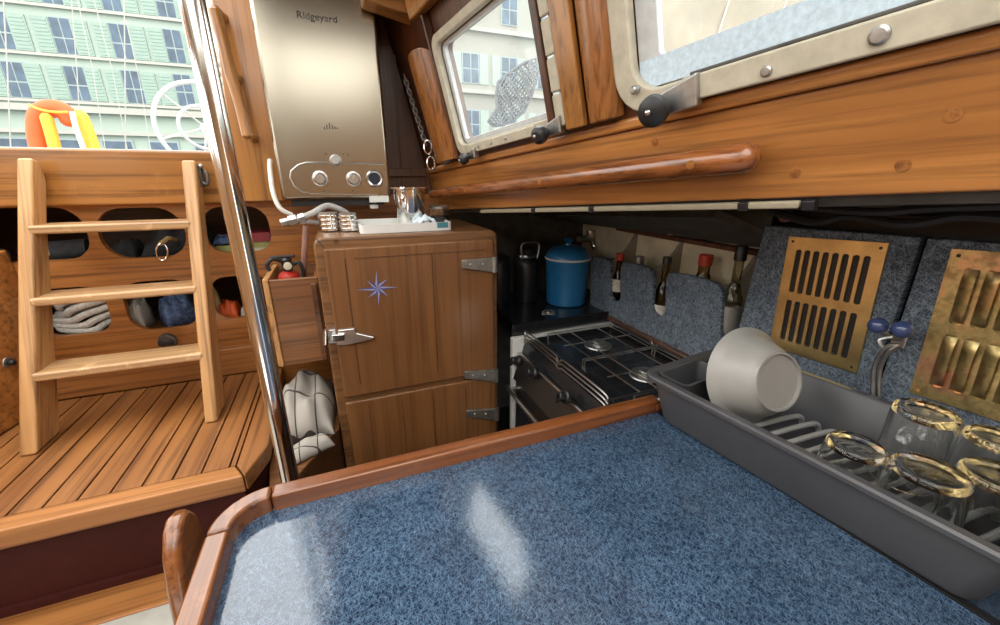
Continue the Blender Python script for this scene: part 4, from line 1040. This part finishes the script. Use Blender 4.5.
# windows
def window(name, frame_out, frame_in, glass_in, fm, label, r_out=.03, tall=False):
    t = thing(name, S((frame_out[0]+frame_out[1])/2, frame_out[2], 0), label, 'window', None, 'structure')
    fo = rrect(*frame_out, r_out); fi = rrect(*frame_in, r_out*.7)
    MB().plate(fo, [fi], .018, lambda u,v,w: S(u,v,.001+w)).build('frame', M['frame'], t, bevel=.004)
    gi = rrect(*glass_in, .008)
    MB().plate(fi, [gi], .012, lambda u,v,w: S(u,v,-.010+w)).build('flange', M['flange'], t, bevel=.002)
    MB().plate(gi, [], .003, lambda u,v,w: S(u,v,-.008+w)).build('glass_pane', M['pane'], t)
    return t
w1 = window('window_1', (.258,.690,.147,.418), (.278,.684,.170,.398), (.290,.662,.182,.390), 0, 'small aft cabin window with cream frame')
w2 = window('window_2', (.803,1.95,.1375,.436), (.838,1.9,.166,.425), (.873,1.86,.2045,.415), 0, 'large cabin window with cream frame and worn edge', .06)
MB().sbox(.842,1.86,.1685,.2044,.003,.0055).build('seal_strip', M['frost'], w2)
MB().sbox(.92,1.86,.138,.1675,.0195,.0265).build('sill_rail', M['frame'], w2, bevel=.003)
MB().sbox(.93,1.86,.1668,.1715,.0195,.024).build('rubber_seal', M['grp'], w2, bevel=.002)
MB().sbox(.33,.60,.146,.166,.0195,.026).build('sill_rail', M['frame'], w1, bevel=.003)
for a in (.38,.44,.50): 
    c = S(a,.156,.026); MB().lathe([(.0035,-.001),(.0035,.002),(0,.003)], c, SN, 10).build('screw', M['zinc'], w1)
def px_s(px, py, o):
    v = ray(px, py); q0 = SP+SN*o; return v*(q0.dot(SN)/v.dot(SN))
for (px, py, r) in ((880,35,.0085),(767,71,.006),(691,92.5,.005),(634,90,.006)):
    c = px_s(px,py,.026); MB().lathe([(r,-.006),(r,.003),(r*.7,.005),(0,.0052)], c, SN, 16).build('screw', M['zinc'], w2)
def win_knob(px, py, r, arm, par):
    c = px_s(px, py, .055)
    k = MB().lathe([(r*.5,-.028),(r*.5,-.008),(r*.95,-.006),(r*1.02,0),(r*.95,.008),(r*.55,.013),(0,.014)], c, (SN+Vector((0,-.25,-.1))).normalized(), 26, rfn=lambda a,z: 1+.04*math.sin(a*2*PI*13) if abs(z) < .009 else 1).build('latch_knob', M['black'], par, smooth=30)
    MB().ball(c+SN*.0135, r*.22, 12).build('knob_screw', M['satin'], k)
    p0_ = c-SN*.020
    q_ = SD.normalized()
    MB().hexa([p0_+q_*(-r*.3)-SU*r*.5, p0_+q_*(arm)-SU*r*.35, p0_+q_*arm-SU*r*.35-SN*.015, p0_+q_*(-r*.3)-SU*r*.5-SN*.012,
               p0_+q_*(-r*.3)+SU*r*.9, p0_+q_*(arm)+SU*r*1.5, p0_+q_*arm+SU*r*1.5-SN*.015, p0_+q_*(-r*.3)+SU*r*.9-SN*.012]).build('latch_arm', M['zinc'], k, bevel=.003)
win_knob(654,111,.021,.05,w2); win_knob(540,135,.016,.035,w1); win_knob(464,159,.013,.02,w1)

# ================================================================ CUBBY CONTENTS
def cx(px, py, Y=1.47): return at_y(px, py, Y)
zs1, zs2 = -.222, -.432
# first cubby: two black rolls
c = Vector((-.77,1.49,-.20))
ro = thing('rolled_sailcloth', c, 'black roll lying in the top cubby behind left stile', 'roll')
MB().tube([(-.735,1.46,-.190),(-.66,1.47,-.188)], .028, 20).build('roll', M['darkcloth'], ro)
MB().tube([(-.748,1.455,-.190),(-.736,1.46,-.190)], .0285, 20).build('end_band', M['zinc'], ro)
ro = thing('winch_handle', (-.86,1.47,-.2), 'black tube end in top cubby left of the ladder', 'tube')
MB().tube([(-.905,1.47,-.195),(-.845,1.46,-.194)], .017, 18).build('tube', M['darkcloth'], ro)
MB().tube([(-.84,1.459,-.194),(-.83,1.458,-.194)], .019, 18).build('cap', M['zinc'], ro)
def soft(cx_, cy_, z0, lx, ly, h, seed, mat, name, label, cat, rot=0, fold=1):
    o, *_ = heap(cx_, cy_, z0, lx, ly, h, seed, mat, name, '', '', rot, nu=22, nv=20, fold=fold); tag(o, label, cat); return o
soft(-.46,1.53,zs1,.17,.16,.115,1.3,M['darkcloth'],'dark_jacket','crumpled black jacket in the top middle cubby','jacket')
soft(-.585,1.50,zs1,.06,.10,.06,2.3,M['darkcloth'],'dark_bag','dark soft bag left in the top middle cubby','bag')
cb = thing('carabiner', cx(145,258,1.392), 'silver carabiner hanging from the top middle cubby edge', 'carabiner')
c = Vector(cx(162,252,1.388)); ring = [c+Vector((.013*math.cos(2*PI*i/20)+.004*math.sin(2*PI*i/20),0,.024*math.sin(2*PI*i/20))) for i in range(20)]
MB().tube(ring, .0022, 8, closed=True).build('ring', M['chrome'], cb)
MB().tube([c+Vector((0,0,.022)),c+Vector((.012,.03,.034)),c+Vector((.02,.06,.026))], .006, 8).build('strap', M['tancloth'], cb)
# third cubby: books lying flat
def book(x0, x1, y0, y1, z0, z1, mat, label):
    b = thing('paperback', ((x0+x1)/2,(y0+y1)/2,z0), label, 'book', 'books in the top right cubby')
    MB().box(x0,x1,y0,y1,z0,z0+.0018).build('cover', mat, b); MB().box(x0,x1,y0,y1,z1-.0018,z1).build('cover', mat, b)
    MB().box(x0,x1,y0,y0+.002,z0+.0018,z1-.0018).build('spine', mat, b); MB().box(x0+.002,x1-.002,y0+.003,y1-.004,z0+.0019,z1-.0019).build('pages', M['bookcream'], b)
book(-.285,-.205,1.44,1.56,-.2215,-.207,M['bookcream'],'cream book lowest in the top right cubby')
book(-.280,-.205,1.445,1.56,-.2065,-.188,M['bookgreen'],'olive book in the middle of the pile behind pole')
book(-.283,-.203,1.44,1.55,-.1875,-.160,M['bookred'],'dark red book topmost in the top right cubby')
book(-.365,-.300,1.44,1.56,-.2215,-.195,M['bookgreen'],'olive book left of the pole in right cubby')
soft(-.335,1.47,-.1945,.05,.05,.03,6.1,M['bluecloth'],'cloth_pouch','small blue pouch on the olive book by the pole','pouch')
# rope coil
rp = thing('rope_coil', (-.69,1.47,zs2), 'coil of white rope in the lower left cubby', 'rope')
for k in range(5):
    rx_ = .060+.004*(k%3); zc = zs2+.024+.016*k
    pts_ = [Vector((-.715+rx_*.95*math.cos(t)+.012*math.sin(3*t+k), 1.475+.03*math.sin(t), zc+.035*math.sin(t+.5*k)*(.6)+.01)) for t in [2*PI*i/36 for i in range(36)]]
    MB().tube(pts_, .0095, 8, closed=True).build('turn', M['rope'], rp)
soft(-.625,1.55,zs2,.05,.10,.09,3.7,M['fuzz'],'canvas_bundle','pale canvas bundle right of the rope coil','bundle')
soft(-.505,1.49,zs2,.085,.11,.135,5.3,M['bluecloth'],'patterned_scarf','blue patterned scarf in the lower middle cubby','scarf',.5)
soft(-.412,1.50,zs2,.045,.11,.135,6.3,M['tancloth'],'canvas_bag','tan canvas bag right of the blue scarf','bag',.3)
soft(-.592,1.47,zs2,.04,.08,.11,9.3,M['fuzz'],'grey_rag','grey rag left of the blue scarf','rag')
soft(-.36,1.47,zs2,.055,.08,.07,2.9,M['orange'],'orange_pouch','orange pouch in the lower right cubby','pouch')
soft(-.25,1.50,zs2,.06,.08,.13,7.9,M['darkcloth'],'dark_gloves','dark gloves right in the lower right cubby','gloves')
soft(-.305,1.45,zs2,.04,.05,.06,11.9,M['fuzz'],'pale_rag','pale rag between orange pouch and dark gloves','rag')

# ================================================================ OUTSIDE
struct(MB().box(-90,90,1.5,120,-3.1,-3.0).build('water', M['water']))
struct(MB().box(-4.5,2.0,1.74,6.5,-.06,-.03).build('floor_cockpit', M['fuzz']))
# horseshoe buoy
lb = thing('horseshoe_buoy', (-1.28,3.0,-.1), 'orange and yellow horseshoe life buoy outside the cockpit', 'life buoy')
YL = 3.0
def L3(px, py, dy=0): return at_y(px, py, YL+dy)
MB().tube(bez([L3(37,175),L3(35,150),L3(33,130),L3(34,112),L3(44,104),L3(56,105),L3(66,110),L3(71,118)]), [.05]*1+[.052]*55+[.04], 16).build('left_arm', M['orange'], lb) if False else None
pts_ = bez([L3(44,185),L3(42,158),L3(38,133),L3(39,116),L3(49,109),L3(61,110),L3(69,117),L3(73,127)], 8)
MB().tube(pts_, [.043]*(len(pts_)-6)+[.043,.042,.039,.034,.027,.018], 16).build('orange_arm', M['orange'], lb)
pts_ = bez([L3(60,185,-.04),L3(57,158,-.04),L3(51,133,-.04),L3(45,113,-.04)], 8)
MB().tube(pts_, [.026]*(len(pts_)-3)+[.024,.018,.010], 14).build('inner_band', M['yellow'], lb)
pts_ = bez([L3(102,182),L3(95,155),L3(86,130),L3(78,110)], 8)
MB().tube(pts_, [.033]*(len(pts_)-4)+[.032,.028,.022,.014], 14).build('yellow_arm', M['yellow'], lb)
MB().tube(bez([L3(72,112,-.06),L3(76,128,-.07),L3(84,150,-.06),L3(88,165,-.05)]), .012, 8).build('strap', M['rope'], lb)
MB().tube(bez([L3(29,105,-.06),L3(42,110,-.08),L3(55,112,-.08),L3(68,112,-.06)]), .006, 6).build('lanyard', M['yellow'], lb)
# steering wheel and pushpit
sw = thing('steering_wheel', L3(205,130), 'pale steel steering wheel rim beyond the cockpit coaming', 'steering wheel')
cw_ = L3(206,128)
def ring3(r, rt, ax=1.0):
    c = cw_; return [c+Vector((r*ax*math.cos(2*PI*i/48),0.1*math.cos(2*PI*i/48),r*math.sin(2*PI*i/48))) for i in range(48)]
MB().tube(ring3(.235,.014,.9), .012, 10, closed=True).build('rim', M['wheel'], sw)
MB().tube(ring3(.115,.014,.9), .009, 10, closed=True).build('inner_ring', M['wheel'], sw)
for k in range(6):
    a = 2*PI*k/6+.3; MB().tube([cw_, cw_+Vector((.235*.9*math.cos(a),.07*math.cos(a),.235*math.sin(a)))], .005, 8).build('spoke', M['satin'], sw)
MB().tube([cw_+Vector((0,-.02,0)), cw_+Vector((0,.08,0))], .025, 16).build('hub', M['satin'], sw)
MB().tube([cw_+Vector((0,.09,0)), Vector((cw_.x,cw_.y+.09,-.03))], .03, 14).build('pedestal', M['wheel'], sw)
# rope bundle by the post
rb_ = thing('rope_hank', at_y(214,60,2.2), 'hank of white rope hanging outside next to the post', 'rope')
for k in range(6):
    x_ = 203+k*5
    MB().tube(bez([at_y(x_-6,-14,2.2),at_y(x_-2,30,2.2),at_y(x_+2+3*math.sin(k),62,2.18),at_y(x_+8,95+3*k,2.2)]), .009, 8).build('strand', M['rope'], rb_)
for k in range(4):
    c = at_y(219+k*2,66+k*9,2.15); MB().tube([c+Vector((.06*math.cos(2*PI*i/20),0,.05*math.sin(2*PI*i/20))) for i in range(20)], .009, 8, closed=True).build('loop', M['rope'], rb_)
# rigging wires
wires = [((3,-8),(12,150),3.4,.00325,'thick pale stay nearest the left photo edge'),((71,-8),(83,150),3.6,.0028,'thin stay rising beside the life buoy'),((76,-8),(110,150),3.8,.0028,'slanting stay crossing behind the life buoy strap'),((92,-8),(133,150),4.0,.0028,'slanting stay right of the life buoy'),((124,-8),(126,150),3.4,.0032,'upright stay in the middle of the opening'),((126,20),(155,150),4.2,.0028,'slanting stay left of the steering wheel')]
for (a, b, Y, r_, lab) in wires:
    w_ = MB().tube([at_y(a[0],a[1],Y), at_y((a[0]+b[0])/2,(a[1]+b[1])/2,Y), at_y(b[0],b[1]+30,Y)], r_, 6).build('rigging_wire', M['wire'])
    tag(w_, lab, 'wire', 'rigging wires outside the cockpit')
# mint building
Y1 = 25.0
BT = 10.2
bd = thing('apartment_building', (-9,Y1,-3), 'pale mint apartment block with green shutters across the harbour', 'building')
MB().box(-34,6.5,Y1,Y1+10,-3,BT).build('wall', M['facade'], bd)
cols = [-13.5,-11.75,-9.8,-7.85,-5.95,-4.05,-2.1,-.2,1.8,3.7,5.5]; rows = [3.25,5.02,6.8,8.6]
for z0 in rows:
    for x0 in cols:
        for nm in ('win',):
            w_, h_ = .62, 1.28
            fr_ = MB()
            fr_.box(x0-w_/2-.05,x0+w_/2+.05,Y1-.03,Y1+.02,z0-.03,z0+h_+.05)
            f = fr_.build('window', M['winframe'], bd)
            pm = MB()
            for (xa, xb) in ((x0-w_/2,x0-.025),(x0+.025,x0+w_/2)):
                pm.box(xa,xb,Y1-.045,Y1-.031,z0,z0+h_*.42); pm.box(xa,xb,Y1-.045,Y1-.031,z0+h_*.47,z0+h_)
            pm.build('pane', M['winglass'], f)
        if x0 < 0:
            for sx in (-1, 1):
                xc = x0+sx*.62
                sm = MB().box(xc-.27,xc+.27,Y1-.06,Y1,z0-.02,z0+h_)
                for k in range(9): sm.box(xc-.22,xc+.22,Y1-.075,Y1-.06,z0+.05+k*.135,z0+.12+k*.135)
                sm.build('shutter', M['shutter'], bd)
    MB().box(-20,6.5,Y1-.14,Y1,z0-.17,z0-.06).build('string_course', M['ledge'], bd)
MB().box(-20,6.5,Y1-.3,Y1,2.72,2.98).build('cornice', M['ledge'], bd); MB().box(-20,6.5,Y1-.2,Y1,1.85,2.0).build('cornice', M['ledge'], bd)
for x0 in [-12.5+1.75*k for k in range(10)]:
    f = MB().box(x0-.6,x0+.6,Y1-.05,Y1,-.5,1.7).build('shop_front', M['winframe'], bd)
    MB().box(x0-.52,x0+.52,Y1-.06,Y1-.05,-.4,1.6).build('pane', M['winglass'], f)
# cream building seen through the starboard windows
Y2 = 24.0
b2 = thing('town_house', (18,Y2,-3), 'cream town house seen through the cabin side windows', 'building')
MB().box(6.6,60,Y2,Y2+10,-3,11.5).build('wall', M['facade2'], b2)
for z0 in (2.2,5.0,8.0):
    for x0 in [7.8+2.3*k for k in range(12)]:
        f = MB().box(x0-.5,x0+.5,Y2-.05,Y2,z0,z0+1.5).build('window', M['winframe'], b2)
        pm = MB()
        for xa, xb in ((x0-.44,x0-.03),(x0+.03,x0+.44)): pm.box(xa,xb,Y2-.06,Y2-.05,z0+.05,z0+.7).box(xa,xb,Y2-.06,Y2-.05,z0+.76,z0+1.44)
        pm.build('pane', M['winglass'], f)
        if x0 < 20:
            for sx in (-1,1): MB().box(x0+sx*.78-.25,x0+sx*.78+.25,Y2-.05,Y2,z0,z0+1.5).build('shutter', M['facade'], b2) if z0 < 6 else None
    MB().box(6.6,60,Y2-.25,Y2,z0-.5,z0-.3).build('cornice', M['ledge'], b2)
# net behind window 1
nt_ = thing('grey_net', at_y(512,110,3.2), 'grey net bundle hanging outside the small cabin window', 'net')
outl = [(536,58),(538,75),(532,95),(524,112),(508,124),(494,126),(488,122),(497,108),(496,95),(498,82),(510,72),(524,63)]
YN = 3.2
m = MB(); ol = [at_y(*q, YN) for q in outl]; m.tube(ol, .012, 6, closed=True)
cen_ = sum(ol, Vector())/len(ol)
import itertools
def inside(x, z):
    r_ = False; n_ = len(ol)
    for i in range(n_):
        p, q = ol[i], ol[i-1]
        if (p.z > z) != (q.z > z) and x < (q.x-p.x)*(z-p.z)/(q.z-p.z)+p.x: r_ = not r_
    return r_
m.build('edge_rope', M['net'], nt_)
m = MB()
xsn = [p.x for p in ol]; zsn = [p.z for p in ol]
for d_ in (1, -1):
    for k in range(-22, 36):
        seg = []
        for t in range(60):
            x = min(xsn)+(max(xsn)-min(xsn))*t/59; z = min(zsn)+k*.035+d_*(x-min(xsn))*1.2+.010*math.sin(x*40+k)
            if inside(x, z): seg.append((x, YN+.02*math.sin(k+x*20), z))
            else:
                if len(seg) > 2: m.tube(seg, .008, 4)
                seg = []
        if len(seg) > 2: m.tube(seg, .008, 4)
m.build('mesh', M['net'], nt_)
# neighbouring boat cover outside window 2
bc = thing('boat_cover', (9,8.5,1), 'sand coloured cover on the neighbouring boat outside', 'boat cover')
def cov(u, v): 
    x = 5.3+u*12; z = 1.0+v*4.6*(1-.25*u)
    return Vector((x, 9.0-v*.9+.15*math.sin(u*30)*.4+.12*noise.noise(Vector((u*8,v*6,2))), z))
MB().grid(cov, 40, 24).build('canvas', M['canvas'], bc, solid=.02, smooth=60)
for u in (.12,.3,.45,.62,.8):
    MB().tube([cov(u+.02*v/6, v/6)+Vector((0,-.03,0)) for v in range(7)], .02, 6).build('seam', M['rope'], bc)

# ================================================================ LIFT EVERYTHING, LIGHT, CAMERA
for o in bpy.context.scene.objects:
    if o.parent is None: o.location.z += CZ
cam = bpy.data.cameras.new('camera'); cam.lens = 36*FPX/1000; cam.sensor_width = 36; cam.clip_start = .01; cam.clip_end = 400
co = bpy.data.objects.new('camera', cam); C.objects.link(co)
co.matrix_world = Matrix((( RT.x, UP.x, -FW.x, 0), (RT.y, UP.y, -FW.y, 0), (RT.z, UP.z, -FW.z, CZ), (0,0,0,1)))
bpy.context.scene.camera = co
w = bpy.data.worlds.new('overcast_sky'); bpy.context.scene.world = w; w.use_nodes = True
nt = w.node_tree; bg = nt.nodes['Background']
tc = nt.nodes.new('ShaderNodeTexCoord'); sz = nt.nodes.new('ShaderNodeSeparateXYZ'); nt.links.new(tc.outputs['Generated'], sz.inputs[0])
cr = ramp(nt, sz.outputs['Z'], [(.0, (.70,.68,.64)), (.35, (.95,.95,.92)), (1, (1.0,.98,.93))])
nt.links.new(cr, bg.inputs['Color']); bg.inputs['Strength'].default_value = 3.4
sc = bpy.context.scene
sc.view_settings.view_transform = 'Standard'; sc.view_settings.look = 'None'; sc.view_settings.gamma = 1; sc.view_settings.exposure = .58
sc.view_settings.use_curve_mapping = False
sc.cycles.max_bounces = 14; sc.cycles.transmission_bounces = 12; sc.cycles.transparent_max_bounces = 12; sc.cycles.glossy_bounces = 6
